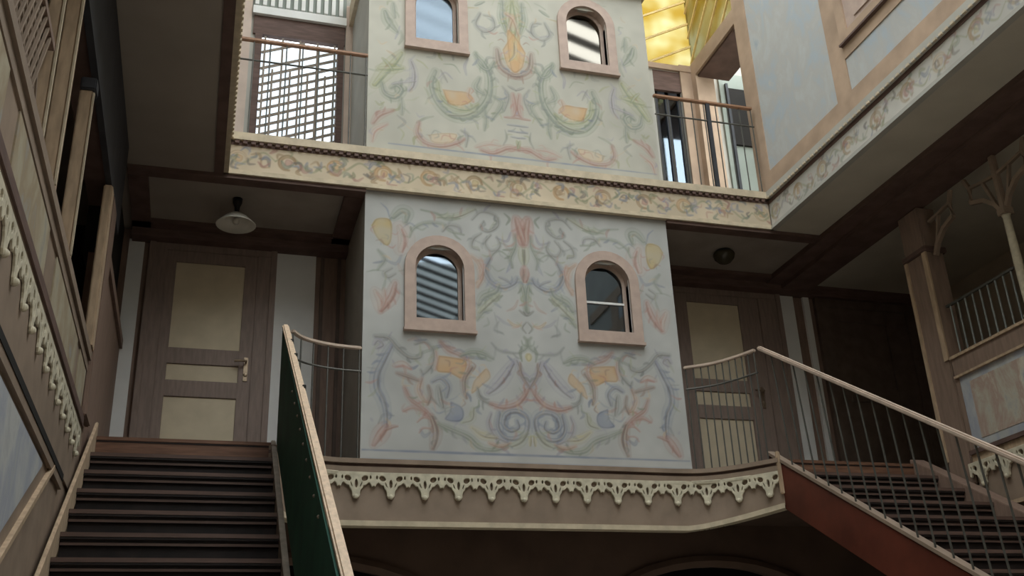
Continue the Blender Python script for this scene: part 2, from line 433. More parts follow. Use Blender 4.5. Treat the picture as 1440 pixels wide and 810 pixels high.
def valance_unit():
    """outline of one repeat of the fretted valance with its pierced holes, cut from a board"""
    half = [(.1675, 0), (.1675, -.128), (.152, -.136), (.140, -.108), (.122, -.094), (.108, -.104), (.092, -.120), (.068, -.126), (.058, -.152), (.044, -.168), (.034, -.196), (.034, -.224), (.018, -.246)]
    outline = half + [(-x, z) for x, z in reversed(half)]
    def ell(cx, cz, rx, rz, rot=0, n=10):
        return [(cx + rx * math.cos(a) * math.cos(rot) - rz * math.sin(a) * math.sin(rot), cz + rx * math.cos(a) * math.sin(rot) + rz * math.sin(a) * math.cos(rot)) for a in [2 * math.pi * k / n for k in range(n)]]
    holes = [ell(0, -.112, .019, .046)]
    for q in (-1, 1):
        holes += [ell(q * .082, -.060, .038, .030, q * .5), ell(q * .136, -.050, .013, .022), ell(q * .046, -.122, .009, .030, q * -.35)]
    cu = bpy.data.curves.new('tmp', 'CURVE'); cu.dimensions = '2D'; cu.fill_mode = 'BOTH'; cu.extrude = .011; cu.bevel_depth = .004; cu.bevel_resolution = 0
    for ring in [outline] + holes:
        sp = cu.splines.new('POLY'); sp.points.add(len(ring) - 1); sp.use_cyclic_u = True
        for p, (x, z) in zip(sp.points, ring): p.co = (x, z, 0, 1)
    ob = bpy.data.objects.new('tmp', cu); COL.objects.link(ob)
    me = ob.evaluated_get(bpy.context.evaluated_depsgraph_get()).to_mesh()
    vs = [tuple(v.co) for v in me.vertices]; fs = [tuple(p.vertices) for p in me.polygons]
    bpy.data.objects.remove(ob); bpy.data.curves.remove(cu)
    return vs, fs
VU = valance_unit()
def carving(b, place, us, zt=2.40, k=1.0, fl=1.0):
    for u in us:
        b.add([place(u + x * k, zt + z * k, .02 + d * fl) for x, z, d in VU[0]], VU[1])
        b.ball(place(u, zt - .236 * k, .03 * fl + .005), .024 * k, 1, .7, 1)
def along_edge(u, z, d):
    p = eat(u, d); return (p.x, p.y, z)
# phase so that one drop hangs at x = 1.40
u0 = min(range(0, 400), key=lambda i: abs(eat(i * .01).x - 1.40)) * .01
b = B(); carving(b, along_edge, [u0 + .335 * i for i in range(-2, 15) if .1 < u0 + .335 * i < elen - .12])
struct('trim_3', b, 'ivory')

# --- central painted tower
TX0, TX1, TY = 1.46, 5.04, 10.0
LWIN = [(2.01, 2.55, 4.10), (3.95, 4.49, 4.10)]; UWIN = [(2.01, 2.55, 7.69), (3.95, 4.49, 7.69)]
def tower_body(z0, z1, wins):
    b = B(); y0, y1 = TY + .004, TY + .16
    wz = wins[0][2]; zt = wz + .86
    b.box(TX0, TX1, y0, y1, z0, wz); b.box(TX0, TX1, y0, y1, zt, z1)
    xs = [TX0] + [v for w_ in wins for v in w_[:2]] + [TX1]
    for i in range(0, len(xs), 2): b.box(xs[i], xs[i + 1], y0, y1, wz, zt)
    b.box(TX0, TX0 + .15, y1, 11.5, z0, z1); b.box(TX1 - .15, TX1, y1, 11.5, z0, z1)
    b.mat(1).box(TX0 + .15, TX1 - .15, 10.9, 10.95, z0, z1)
    return b
wall_tower = struct('wall_tower', tower_body(2.53, 5.575, LWIN), ['plaster', 'dark'])
wall_tower_upper = struct('wall_tower_upper', tower_body(6.05, 8.86, UWIN), ['plaster', 'dark'])
W_ = TX1 - TX0
MURAL_LOW = [
 ('f','ochre',0.020,0.80,[(0.07,2.6),(0.13,2.69),(0.26,2.7),(0.3,2.61),(0.29,2.44),(0.24,2.37),(0.13,2.46)]),
 ('s','pink',0.088,0.50,[(0.38,2.61),(0.42,2.47),(0.39,2.33)]),
 ('s','sage',0.051,0.60,[(0.31,2.72),(0.4,2.81),(0.47,2.79),(0.45,2.68)]),
 ('s','pale_green',0.031,0.50,[(0.8,2.78),(1.02,2.81),(1.24,2.93)]),
 ('s','sage',0.016,0.60,[(0.62,2.85),(0.8,2.82),(0.91,2.76),(1.06,2.79)]),
 ('s','grey',0.020,0.70,[(1.2,2.79),(1.31,2.9),(1.47,2.87),(1.5,2.75),(1.39,2.66),(1.29,2.69),(1.33,2.78)]),
 ('s','grey',0.023,0.60,[(1.3,2.63),(1.21,2.55),(1.19,2.45),(1.27,2.42)]),
 ('s','grey',0.020,0.60,[(1.48,2.6),(1.51,2.49),(1.41,2.36),(1.36,2.21),(1.38,2.07)]),
 ('s','sage',0.023,0.60,[(0.15,2.31),(0.22,2.21),(0.15,2.08)]),
 ('s','grey',0.020,0.60,[(0.3,2.11),(0.22,2.05),(0.26,2.0),(0.34,2.05)]),
 ('s','pink',0.059,0.55,[(0.12,1.83),(0.18,1.72),(0.18,1.61)]),
 ('s','rose',0.051,0.70,[(0.34,1.94),(0.3,1.78),(0.19,1.61)]),
 ('s','pink',0.027,0.50,[(0.22,1.86),(0.23,1.73),(0.2,1.64)]),
 ('s','sage',0.020,0.65,[(0.49,2.5),(0.54,2.61),(0.67,2.69),(0.86,2.7),(0.95,2.62),(1.1,2.59)]),
 ('s','grey',0.023,0.50,[(0.86,2.61),(0.93,2.69),(1.04,2.68),(1.07,2.61)]),
 ('s','rose',0.067,0.50,[(1.73,2.84),(1.76,2.68),(1.76,2.54)]),
 ('s','rose',0.059,0.50,[(1.86,2.86),(1.82,2.69),(1.78,2.54)]),
 ('s','pink',0.059,0.50,[(1.76,2.85),(1.79,2.78)]),
 ('s','sage',0.027,0.70,[(1.7,2.65),(1.69,2.5),(1.63,2.35),(1.65,2.24)]),
 ('s','pale_green',0.067,0.50,[(1.76,2.49),(1.77,2.3)]),
 ('s','rose',0.078,0.50,[(1.78,2.25),(1.79,2.09)]),
 ('s','sage',0.031,0.60,[(1.74,2.08),(1.77,1.92),(1.78,1.71)]),
 ('s','grey',0.027,0.60,[(1.71,1.73),(1.78,1.68),(1.82,1.72)]),
 ('s','bluegrey',0.039,0.65,[(1.39,2.33),(1.33,2.19),(1.4,2.04),(1.53,1.99),(1.66,2.05),(1.7,2.12)]),
 ('s','bluegrey',0.027,0.60,[(1.49,2.11),(1.57,2.08),(1.62,2.04)]),
 ('s','orangepink',0.039,0.60,[(1.18,2.34),(1.27,2.25),(1.3,2.11),(1.24,1.97)]),
 ('s','pink',0.027,0.60,[(1.29,2.32),(1.31,2.21),(1.27,2.06)]),
 ('s','sage',0.043,0.60,[(1.25,1.76),(1.31,1.86),(1.44,1.93),(1.49,2.01)]),
 ('s','pale_green',0.043,0.60,[(1.25,1.67),(1.37,1.8),(1.48,1.9)]),
 ('s','sage',0.027,0.60,[(1.23,1.58),(1.3,1.68),(1.39,1.71)]),
 ('s','grey',0.014,0.50,[(1.47,1.58),(1.42,1.48),(1.51,1.45)]),
 ('s','grey',0.020,0.50,[(1.41,2.62),(1.34,2.52),(1.39,2.43),(1.48,2.44)]),
 ('s','bluegrey',0.051,0.75,[(0.3,1.23),(0.23,1.08),(0.16,0.91),(0.16,0.76),(0.22,0.64),(0.25,0.5),(0.25,0.36)]),
 ('s','rose',0.059,0.70,[(0.26,0.37),(0.2,0.28),(0.13,0.17)]),
 ('s','rose',0.027,0.60,[(0.24,0.32),(0.32,0.36),(0.37,0.37)]),
 ('s','grey',0.031,0.70,[(0.13,1.32),(0.27,1.31),(0.37,1.2),(0.49,1.11),(0.6,1.12),(0.62,1.18)]),
 ('s','lilac',0.027,0.60,[(0.12,1.23),(0.16,1.28),(0.21,1.23),(0.15,1.19)]),
 ('s','pink',0.059,0.55,[(0.33,1.01),(0.42,1.03),(0.5,0.99)]),
 ('s','brown',0.027,0.65,[(0.36,0.93),(0.47,0.9),(0.59,0.86)]),
 ('s','grey',0.023,0.70,[(0.55,1.26),(0.66,1.29),(0.74,1.2),(0.73,1.05),(0.64,0.94),(0.61,0.98)]),
 ('f','orange',0.020,0.80,[(0.8,1.15),(0.95,1.14),(1.1,1.1),(1.06,0.91),(0.92,0.96),(0.78,0.98)]),
 ('s','rose',0.035,0.60,[(0.82,1.31),(0.91,1.22),(1.03,1.17),(1.1,1.12)]),
 ('s','pink',0.027,0.60,[(0.77,1.2),(0.78,1.09),(0.76,0.99)]),
 ('s','pink',0.031,0.60,[(1.13,1.08),(1.09,0.98),(1.04,0.89)]),
 ('s','sage',0.031,0.70,[(1.04,1.16),(1.16,1.21),(1.28,1.2),(1.39,1.15)]),
 ('s','grey',0.016,0.60,[(1.38,1.33),(1.46,1.25),(1.59,1.23),(1.71,1.23)]),
 ('s','brown',0.031,0.70,[(1.16,1.04),(1.08,0.92),(1.07,0.79),(1.09,0.7)]),
 ('f','orange',0.020,0.50,[(1.24,0.97),(1.32,1.04),(1.36,0.94),(1.27,0.85),(1.15,0.75),(1.17,0.88)]),
 ('s','lilac',0.055,0.60,[(1.61,1.12),(1.52,0.97),(1.42,0.85),(1.32,0.77)]),
 ('s','grey',0.023,0.70,[(1.21,0.82),(1.25,0.7),(1.37,0.64)]),
 ('s','rose',0.039,0.75,[(1.35,0.65),(1.48,0.62),(1.63,0.66),(1.72,0.75),(1.77,0.83)]),
 ('s','lilac',0.035,0.60,[(1.65,1.15),(1.69,1.02),(1.74,0.91),(1.79,0.85)]),
 ('s','brown',0.020,0.70,[(1.69,1.12),(1.7,0.99),(1.79,0.84)]),
 ('s','bluegrey',0.043,0.70,[(1.44,0.56),(1.42,0.41),(1.49,0.3),(1.61,0.29),(1.72,0.36),(1.74,0.51),(1.64,0.58),(1.52,0.55),(1.48,0.44),(1.55,0.37),(1.64,0.41),(1.63,0.48)]),
 ('s','lilac',0.023,0.50,[(1.35,0.55),(1.32,0.43),(1.38,0.31),(1.51,0.25)]),
 ('s','rose',0.031,0.70,[(0.44,0.78),(0.5,0.66),(0.61,0.58),(0.7,0.5),(0.75,0.4)]),
 ('s','brown',0.047,0.70,[(0.72,0.48),(0.76,0.36),(0.76,0.26),(0.73,0.15)]),
 ('s','rose',0.020,0.60,[(0.43,0.53),(0.53,0.57),(0.65,0.54)]),
 ('s','rose',0.018,0.60,[(0.57,0.42),(0.63,0.47),(0.71,0.46)]),
 ('s','rose',0.018,0.60,[(0.59,0.31),(0.63,0.36),(0.72,0.36)]),
 ('s','orangepink',0.035,0.60,[(0.62,0.89),(0.59,0.77),(0.64,0.66),(0.68,0.63)]),
 ('s','brown',0.023,0.60,[(0.69,0.81),(0.71,0.71),(0.68,0.61)]),
 ('s','bluegrey',0.031,0.60,[(0.73,0.86),(0.82,0.9),(0.9,0.82),(0.88,0.7)]),
 ('s','grey',0.039,0.60,[(0.8,0.8),(0.82,0.67),(0.84,0.59)]),
 ('f','bluegrey',0.020,0.80,[(0.92,0.66),(1.04,0.6),(1.06,0.5),(1.0,0.44),(0.86,0.46),(0.91,0.55)]),
 ('s','sage',0.035,0.65,[(0.79,0.41),(0.93,0.35),(1.1,0.28),(1.22,0.18),(1.38,0.16),(1.52,0.21)]),
 ('s','yellow',0.035,0.50,[(1.14,0.39),(1.26,0.31),(1.4,0.29)]),
 ('s','orangepink',0.027,0.60,[(1.32,0.23),(1.44,0.2),(1.55,0.24)]),
 ('s','pale_green',0.043,0.60,[(1.55,0.21),(1.65,0.26),(1.74,0.36)]),
 ('s','yellow',0.027,0.70,[(1.76,0.22),(1.77,0.32)]),
 ('s','yellow',0.051,0.70,[(1.78,1.22),(1.79,1.16)]),
 ('s','sage',0.023,0.60,[(1.69,1.24),(1.76,1.29),(1.79,1.36),(1.75,1.42)]),
 ('s','grey',0.020,0.60,[(1.77,1.47),(1.73,1.53),(1.78,1.6)]),
 ('s','grey',0.016,0.50,[(1.68,1.33),(1.73,1.26)]),
 ('s','pale_green',0.031,0.40,[(1.04,0.44),(1.14,0.48),(1.16,0.59)]),
 ('s','lilac',0.020,0.50,[(0.1,0.44),(0.12,0.41)]),
]
MURAL_UP = [
 ('s','olive',0.069,0.60,[(0.08,0.92),(0.2,1.11),(0.29,1.24),(0.39,1.41)]),
 ('s','olive',0.053,0.50,[(0.13,1.15),(0.25,1.17),(0.41,1.2)]),
 ('s','olive',0.041,0.50,[(0.17,1.3),(0.24,1.23),(0.29,1.15)]),
 ('s','sage',0.041,0.65,[(0.16,0.96),(0.2,0.82),(0.32,0.78),(0.4,0.89),(0.34,0.95),(0.27,0.9)]),
 ('s','sage',0.029,0.40,[(0.39,0.78),(0.4,0.56)]),
 ('s','rose',0.037,0.55,[(0.07,0.4),(0.15,0.52),(0.3,0.6)]),
 ('s','pink',0.037,0.55,[(0.06,0.16),(0.09,0.3),(0.23,0.41)]),
 ('s','lilac',0.037,0.50,[(0.5,1.32),(0.54,1.17),(0.53,0.99),(0.48,0.9)]),
 ('s','lilac',0.020,0.45,[(0.29,0.96),(0.41,1.0),(0.56,1.04)]),
 ('s','sage',0.057,0.75,[(0.8,1.22),(0.75,1.03),(0.81,0.81),(0.96,0.65),(1.16,0.63),(1.33,0.75),(1.45,0.97),(1.47,1.23),(1.4,1.42),(1.3,1.54)]),
 ('s','olive',0.037,0.60,[(0.83,1.07),(0.86,0.88),(0.99,0.76),(1.18,0.74),(1.31,0.83)]),
 ('s','pale_green',0.041,0.40,[(0.94,0.64),(1.13,0.66),(1.28,0.74)]),
 ('f','orange',0.020,0.75,[(0.88,0.98),(1.02,0.98),(1.18,0.98),(1.25,0.89),(1.13,0.79),(0.96,0.79)]),
 ('s','orangepink',0.029,0.60,[(1.21,1.04),(1.19,0.93),(1.25,0.86)]),
 ('s','grey',0.025,0.50,[(0.86,1.25),(0.94,1.09)]),
 ('s','sage',0.037,0.50,[(1.34,1.21),(1.29,1.06),(1.39,0.98)]),
 ('s','rose',0.037,0.60,[(0.6,0.48),(0.58,0.34),(0.67,0.22),(0.86,0.2),(1.05,0.27),(1.13,0.33)]),
 ('f','peach',0.020,0.70,[(0.7,0.33),(0.89,0.38),(1.05,0.38),(0.98,0.26),(0.77,0.23)]),
 ('s','grey',0.020,0.50,[(1.1,0.44),(1.17,0.39),(1.15,0.23)]),
 ('s','sage',0.053,0.65,[(0.19,1.98),(0.24,1.84),(0.34,1.71)]),
 ('s','sage',0.029,0.50,[(0.29,2.12),(0.31,1.91)]),
 ('s','lilac',0.020,0.40,[(0.5,1.33),(0.56,1.41)]),
 ('s','grey',0.029,0.60,[(1.37,2.17),(1.31,2.0),(1.41,1.9),(1.54,1.98),(1.52,2.13),(1.42,2.15)]),
 ('s','sage',0.033,0.60,[(1.31,2.28),(1.43,2.36)]),
 ('s','sage',0.041,0.60,[(1.66,2.41),(1.65,2.16),(1.7,1.95)]),
 ('s','olive',0.053,0.50,[(1.77,2.43),(1.73,2.11),(1.77,1.81)]),
 ('s','brown',0.053,0.65,[(1.57,1.66),(1.6,1.45),(1.7,1.34),(1.84,1.3)]),
 ('f','orange',0.020,0.70,[(1.64,1.67),(1.77,1.9),(1.87,1.95),(1.84,1.39),(1.7,1.43)]),
 ('s','yellow',0.049,0.60,[(1.77,1.81),(1.78,1.63),(1.85,1.52)]),
 ('s','orangepink',0.037,0.50,[(1.72,1.92),(1.78,2.15),(1.88,2.23)]),
 ('s','sage',0.033,0.65,[(1.3,1.57),(1.34,1.41),(1.45,1.34),(1.53,1.47)]),
 ('s','sage',0.029,0.60,[(1.51,0.97),(1.61,0.88),(1.47,0.63)]),
 ('s','sage',0.025,0.60,[(1.38,0.81),(1.4,0.62),(1.38,0.48)]),
 ('s','grey',0.020,0.60,[(1.62,1.13),(1.69,1.0),(1.63,0.79)]),
 ('s','grey',0.029,0.50,[(1.69,1.15),(1.79,1.1)]),
 ('s','rose',0.037,0.60,[(1.75,1.04),(1.77,0.84),(1.74,0.72)]),
 ('s','rose',0.025,0.70,[(1.63,0.7),(1.81,0.71)]),
 ('s','bluegrey',0.020,0.70,[(1.66,0.6),(1.81,0.6)]),
 ('s','bluegrey',0.020,0.70,[(1.67,0.52),(1.8,0.51)]),
 ('s','bluegrey',0.020,0.60,[(1.7,0.44),(1.8,0.43)]),
 ('s','rose',0.037,0.65,[(1.33,0.21),(1.48,0.19),(1.66,0.28),(1.79,0.27)]),
 ('s','pink',0.029,0.50,[(1.27,0.24),(1.42,0.3),(1.56,0.3)]),
 ('s','olive',0.033,0.60,[(1.77,0.39),(1.8,0.29)]),
]

def filler(n, H, seed, tones):
    rs = random.Random(seed); st = []
    for _ in range(n):
        x, z, a, l = rs.uniform(.08, 1.72), rs.uniform(.25, H - .15), rs.uniform(0, 6.28), rs.uniform(.05, .13)
        tw = rs.uniform(-1.6, 1.6)
        st.append(('s', rs.choice(tones), rs.uniform(.018, .045), rs.uniform(.25, .5), [(x, z), (x + l * math.cos(a), z + l * math.sin(a)), (x + l * math.cos(a) + l * math.cos(a + tw), z + l * math.sin(a) + l * math.sin(a + tw))]))
    return [(k, c, w_, al, [(min(1.79, x), z) for x, z in p]) for k, c, w_, al, p in st]
def enrich(st, seed):
    """give the longer painted scrolls leafy lobes, a pale core and a darker spine"""
    rs = random.Random(seed); out = []; wash = []
    for k, c, w_, a, p in st:
        if k == 'f':
            out.append((k, c, w_, a * .85, p))
            xs = [q[0] for q in p]; zs = [q[1] for q in p]
            for _ in range(5):
                x, z = rs.uniform(min(xs), max(xs)), rs.uniform(min(zs), max(zs)); t = rs.uniform(0, 6.28); l = rs.uniform(.04, .08)
                out.append(('s', rs.choice(['brown', 'rose', 'peach', 'grey']), .018, .45, [(x, z), (x + l * math.cos(t), z + l * math.sin(t)), (x + l * 1.6 * math.cos(t + .6), z + l * 1.6 * math.sin(t + .6))]))
            continue
        cp = catmull(p, 5); L = sum(np.linalg.norm(q - r) for q, r in zip(cp[:-1], cp[1:]))
        if L > .2: wash.append((k, c, w_ * 2.6, .2, p))
        out.append((k, c, w_ * 1.15, a * .72, p))
        if L > .16:
            n = max(2, int(L / .085))
            for i in range(1, n):
                m = int(i * (len(cp) - 1) / n); q = cp[m]; d = cp[min(m + 1, len(cp) - 1)] - cp[max(m - 1, 0)]
                t = math.atan2(d[1], d[0]); sg = rs.choice((-1, 1)); l = rs.uniform(.035, .075)
                cc = c if rs.random() < .6 else rs.choice(['sage', 'rose', 'grey', 'pale_green', 'lilac', 'peach', 'bluegrey'])
                t1 = t + sg * rs.uniform(.6, 1.1); t2 = t1 + sg * rs.uniform(-1.3, .6)
                out.append(('s', cc, rs.uniform(.022, .036), a * rs.uniform(.45, .75), [tuple(q), (q[0] + l * math.cos(t1), q[1] + l * math.sin(t1)), (q[0] + l * math.cos(t1) + l * .8 * math.cos(t2), q[1] + l * math.sin(t1) + l * .8 * math.sin(t2))]))
        if w_ > .022 and L > .1:
            off = [(q[0] + .22 * w_, q[1] - .22 * w_) for q in p]
            out.append(('s', {'rose': 'brown', 'pink': 'rose', 'orangepink': 'brown', 'sage': 'grey', 'olive': 'sage'}.get(c, 'dark'), w_ * .32, .5, off))
            out.append(('s', 'core', w_ * .3, .45, [(q[0] - .15 * w_, q[1] + .15 * w_) for q in p]))
    return wash + out
def bolder(st, kw): return [(k, c, w_ * kw, min(1, a * 1.05), p) for k, c, w_, a, p in st]
low = mirror(filler(85, 2.95, 4, ['grey', 'sage', 'lilac', 'pink', 'pale_green', 'bluegrey', 'peach']) + enrich(bolder(MURAL_LOW, 1.25), 21), W_)
low += [('s', 'blueline', .026, .9, [(0.02, .115), (.9, .115), (1.8, .115), (W_ - .02, .115)]), ('s', 'blueline', .018, .6, [(0.02, .03), (1.8, .03), (W_ - .02, .03)])]
up = mirror(filler(60, 2.75, 9, ['grey', 'sage', 'olive', 'pale_green', 'lilac', 'peach']) + enrich(bolder(MURAL_UP, 1.25), 22), W_)
up += [('s', 'blueline', .022, .8, [(.25, .155), (1.8, .155), (W_ - .05, .155)])]
H1 = [(a - TX0 + .01, c - TX0 - .01, z - 2.57 + .01, z - 2.57 + .85) for a, c, z in LWIN]
H2 = [(a - TX0 + .01, c - TX0 - .01, z - 6.07 + .01, z - 6.07 + .85) for a, c, z in UWIN]
o = painted('mural', (TX0, TY, 2.55), (1, 0, 0), (0, 0, 1), W_, 3.03, .009, (176, 175, 171), low, wall_tower, H1, seed=3, mottle=.04)
o['label'] = 'pastel arabesque scrollwork painted on pale grey plaster'
o = painted('mural', (TX0, TY, 6.05), (1, 0, 0), (0, 0, 1), W_, 2.8, .009, (180, 176, 164), up, wall_tower_upper, H2, seed=13, mottle=.04)
o['label'] = 'greenish scrollwork and flame motif painted on pale plaster'

def tower_window(n, x0, x1, zb, style):
    c = (x0 + x1) / 2; zs = zb + .60
    inner = arch_poly(x0, x1, zb, zs, 16); t = .115
    outer = [(x0 - t, zb - .125)] + [(c - (x1 - x0 + 2 * t) / 2 * math.cos(math.pi * i / 16), zs + (x1 - x0 + 2 * t) / 2 * math.sin(math.pi * i / 16)) for i in range(17)] + [(x1 + t, zb - .125)]
    b = B(); N = len(inner)
    for i in range(N):
        j = (i + 1) % N
        a, c2, d, e = inner[i], inner[j], outer[j], outer[i]
        b.prism([a, c2, d, e], lambda x, z: (x, TY - .035, z), lambda x, z: (x, TY + .15, z))
    b.box(x0 - t - .01, x1 + t + .01, TY - .06, TY, zb - .15, zb - .115)
    fr = struct('window_%d' % n, b, 'pink')
    # inner sash
    b = B(); s0 = arch_poly(x0 + .0, x1 - .0, zb, zs, 16); s1 = arch_poly(x0 + .035, x1 - .045, zb + .035, zs - .005, 16)
    for i in range(len(s0)):
        j = (i + 1) % len(s0)
        b.prism([s0[i], s0[j], s1[j], s1[i]], lambda x, z: (x, TY + .085, z), lambda x, z: (x, TY + .12, z))
    if style == 'bar': b.mat(1).box(x0 + .03, x1 - .04, TY + .08, TY + .115, zb + .37, zb + .395)
    obj('sash', b, ['pink', 'white'], fr)
    b = B().prism(arch_poly(x0 + .01, x1 - .01, zb + .01, zs, 16), lambda x, z: (x, TY + .10, z), lambda x, z: (x, TY + .104, z))
    obj('pane', b, {3: 'glassblur', 4: 'glasswarmrefl'}.get(n, 'glass'), fr)
for n, (w_, st) in enumerate(zip(LWIN + UWIN, ('plain', 'bar', 'plain', 'plain'))): tower_window(n + 1, *w_, st)
b = B().box(TX0 - .05, TX1 + .05, TY - .10, 11.5, 8.86, 9.2); struct('trim_4', b, 'cream')

# --- slabs between the storeys and their soffits
b = B().box(-3, -.06, -7.5, 11.6, 5.575, 6.05); struct('ceiling_left', b, 'soffit')
b = B().box(-.06, 7.3, 9.98, 11.6, 5.575, 6.05); struct('ceiling_landing', b, 'ceilpanel')
b = B().box(6.48, 10, -7.5, 9.97, 5.575, 6.05); b.box(7.31, 10, 9.97, 11.6, 5.575, 6.05); struct('ceiling_right', b, 'gallery_ceil')
b = B().mat(0)
b.box(-1, 1.46, 9.955, 10.11, 5.53, 5.575); b.box(-1, -.80, 10.11, 11.5, 5.52, 5.575); b.box(1.25, 1.46, 10.11, 11.5, 5.52, 5.575)
b.box(-1, 1.46, 11.15, 11.3, 5.52, 5.575); b.box(-1, 1.46, 11.3, 11.5, 5.42, 5.575)
b.box(5.04, 7.15, 9.955, 10.11, 5.53, 5.575); b.box(5.04, 7.15, 11.15, 11.3, 5.52, 5.575); b.box(5.04, 7.75, 11.3, 11.5, 5.42, 5.575)
b.box(7.1, 7.32, -7, 11.5, 5.50, 5.575); b.box(7.32, 7.75, -7, 11.5, 5.44, 5.575)
b.box(7.75, 9.8, 11.38, 11.5, 5.42, 5.575)
b.box(-.14, -.045, -7, 9.95, 5.555, 5.575)
struct('trim_5', b, 'darkbeam')

# --- painted friezes of the upper gallery
def frieze_strokes(L, seed=0):
    rs = random.Random(seed); st = []; p = .52; n = int(L / p) + 1
    for i in range(n):
        u = i * p; k = 1 if i % 2 else -1; col = rs.choice(['tanline', 'peach', 'orange', 'tanline'])
        st.append(('s', 'leaf', .028, .6, [(u, .15), (u + .13, .15 + k * .09), (u + .26, .15), (u + .39, .15 - k * .09), (u + .52, .15)]))
        cx, cz = u + .13, .14
        st.append(('s', col, .05, .7, [(cx + .085 * math.cos(a), cz + .085 * math.sin(a)) for a in [x * .7 for x in range(8)]]))
        st.append(('f', rs.choice(['orange', 'peach', 'rose', 'ochre']), .02, .55, [(cx - .04, cz - .03), (cx + .03, cz - .04), (cx + .05, cz + .03), (cx - .02, cz + .05)]))
        for _ in range(15):
            x = u + rs.uniform(.02, .5); z = rs.uniform(.04, .26); a = rs.uniform(0, 6.28); l = rs.uniform(.04, .09)
            st.append(('s', rs.choice(['sage', 'leaf', 'lilac', 'dark', 'tanline', 'rose', 'bluegrey']), rs.uniform(.02, .048), .55, [(x, z), (x + l * math.cos(a), z + l * math.sin(a)), (x + 1.5 * l * math.cos(a + .7), z + 1.5 * l * math.sin(a + .7))]))
    return [(k, c, w_, a, [(x, min(.29, max(.01, z))) for x, z in pp]) for k, c, w_, a, pp in st]
def band(n, kind):
    """bottom moulding, dentil course and ledge around the painted frieze; returns the trim object"""
    b = B()
    if kind == 'front':
        x0, x1 = -.04, 6.44
        b.mat(0).box(x0, x1, 9.955, 9.98, 5.62, 5.94)
        b.mat(1).box(x0 - .02, x1 + .02, 9.925, 9.98, 5.572, 5.600); b.mat(1).box(x0 - .01, x1 + .01, 9.94, 9.98, 5.606, 5.632)
        b.mat(2).box(x0, x1, 9.945, 9.98, 5.935, 5.985)
        b.mat(1).box(x0 - .03, x1 + .03, 9.905, 10.0, 5.985, 6.075)
        for i in range(76): b.mat(2).box(x0 + .085 * i, x0 + .085 * i + .045, 9.915, 9.95, 5.945, 6.005)
    else:
        x, s = (6.46, -1) if kind == 'right' else (-.04, 1)
        y0, y1 = -7.4, 9.96
        b.mat(0).box(x - s * .0, x - s * .03, y0, y1, 5.62, 5.94)
        b.mat(1).box(x + s * .045, x - s * .03, y0, y1, 5.572, 5.590); b.mat(1).box(x + s * .03, x - s * .03, y0, y1, 5.598, 5.616); b.mat(1).box(x + s * .015, x - s * .03, y0, y1, 5.624, 5.642)
        b.mat(2).box(x + s * .012, x - s * .03, y0, y1, 5.935, 5.985)
        b.mat(1).box(x + s * .055, x - s * .05, y0, y1, 5.985, 6.075)
        for i in range(120): b.mat(3).box(x + s * .066, x + s * .04, y1 - .06 - .085 * i, y1 - .105 - .085 * i, 5.975, 6.0)
    return struct('trim_%d' % n, b, ['cream', 'plaster' if kind == 'right' else 'cream', 'darkbeam', 'cream'])
t6 = band(6, 'front'); t7 = band(7, 'right'); t8 = band(8, 'left')
painted('painted_frieze', (-.04, 9.953, 5.635), (1, 0, 0), (0, 0, 1), 6.48, .30, .0095, (196, 180, 156), frieze_strokes(6.5, 1), t6, seed=5)
painted('painted_frieze', (6.456, 9.96, 5.635), (0, -1, 0), (0, 0, 1), 5.6, .30, .0095, (186, 182, 174), [(k, c, w_, a * .75, p) for k, c, w_, a, p in frieze_strokes(5.6, 2)], t7, seed=6)
painted('painted_frieze', (-.036, 9.96, 5.635), (0, -1, 0), (0, 0, 1), 5.6, .30, .0095, (196, 180, 156), frieze_strokes(5.6, 3), t8, seed=7)

# --- rear wall of the landing (lower storey) and of the upper gallery
b = B().box(-1.2, 10, 11.5, 11.7, 2.3, 5.575)
b.mat(1).box(-1.03, -.86, 11.485, 11.5, 2.52, 5.45); b.box(.64, 1.10, 11.485, 11.5, 2.52, 5.45); b.box(7.38, 7.58, 11.47, 11.5, 2.52, 5.45); b.box(7.73, 7.82, 11.46, 11.5, 2.52, 5.45)
b.mat(2).box(1.16, 1.20, 11.47, 11.5, 2.52, 5.45); b.box(1.36, 1.40, 11.47, 11.5, 2.52, 5.45)
struct('wall_rear', b, ['brown', 'white', 'darkdoor'])
b = B().box(-.2, .2, 11.5, 11.7, 6.05, 8.86); b.box(1.32, 1.5, 11.5, 11.7, 6.05, 8.86); b.box(-.2, 1.5, 11.5, 11.7, 6.05, 6.35)
b.box(-.2, 5.05, 11.5, 11.7, 8.86, 12.9)
b.box(5.0, 5.85, 11.5, 11.7, 6.05, 9.05); b.box(6.28, 9, 11.5, 11.7, 6.05, 9.05); b.box(5.85, 6.28, 11.5, 11.7, 8.92, 9.05)
b.box(6.62, 9, 11.5, 11.7, 9.05, 10.6)
b.mat(1).box(6.28, 6.47, 11.47, 11.5, 6.05, 9.05); b.box(5.05, 6.47, 11.46, 11.5, 8.93, 9.02)
b.mat(2).box(-.03, .14, 11.46, 11.5, 6.05, 9.2); b.box(1.37, 1.46, 11.46, 11.5, 6.05, 9.2)
struct('wall_rear_upper', b, ['plaster', 'orange', 'pinkpale'])

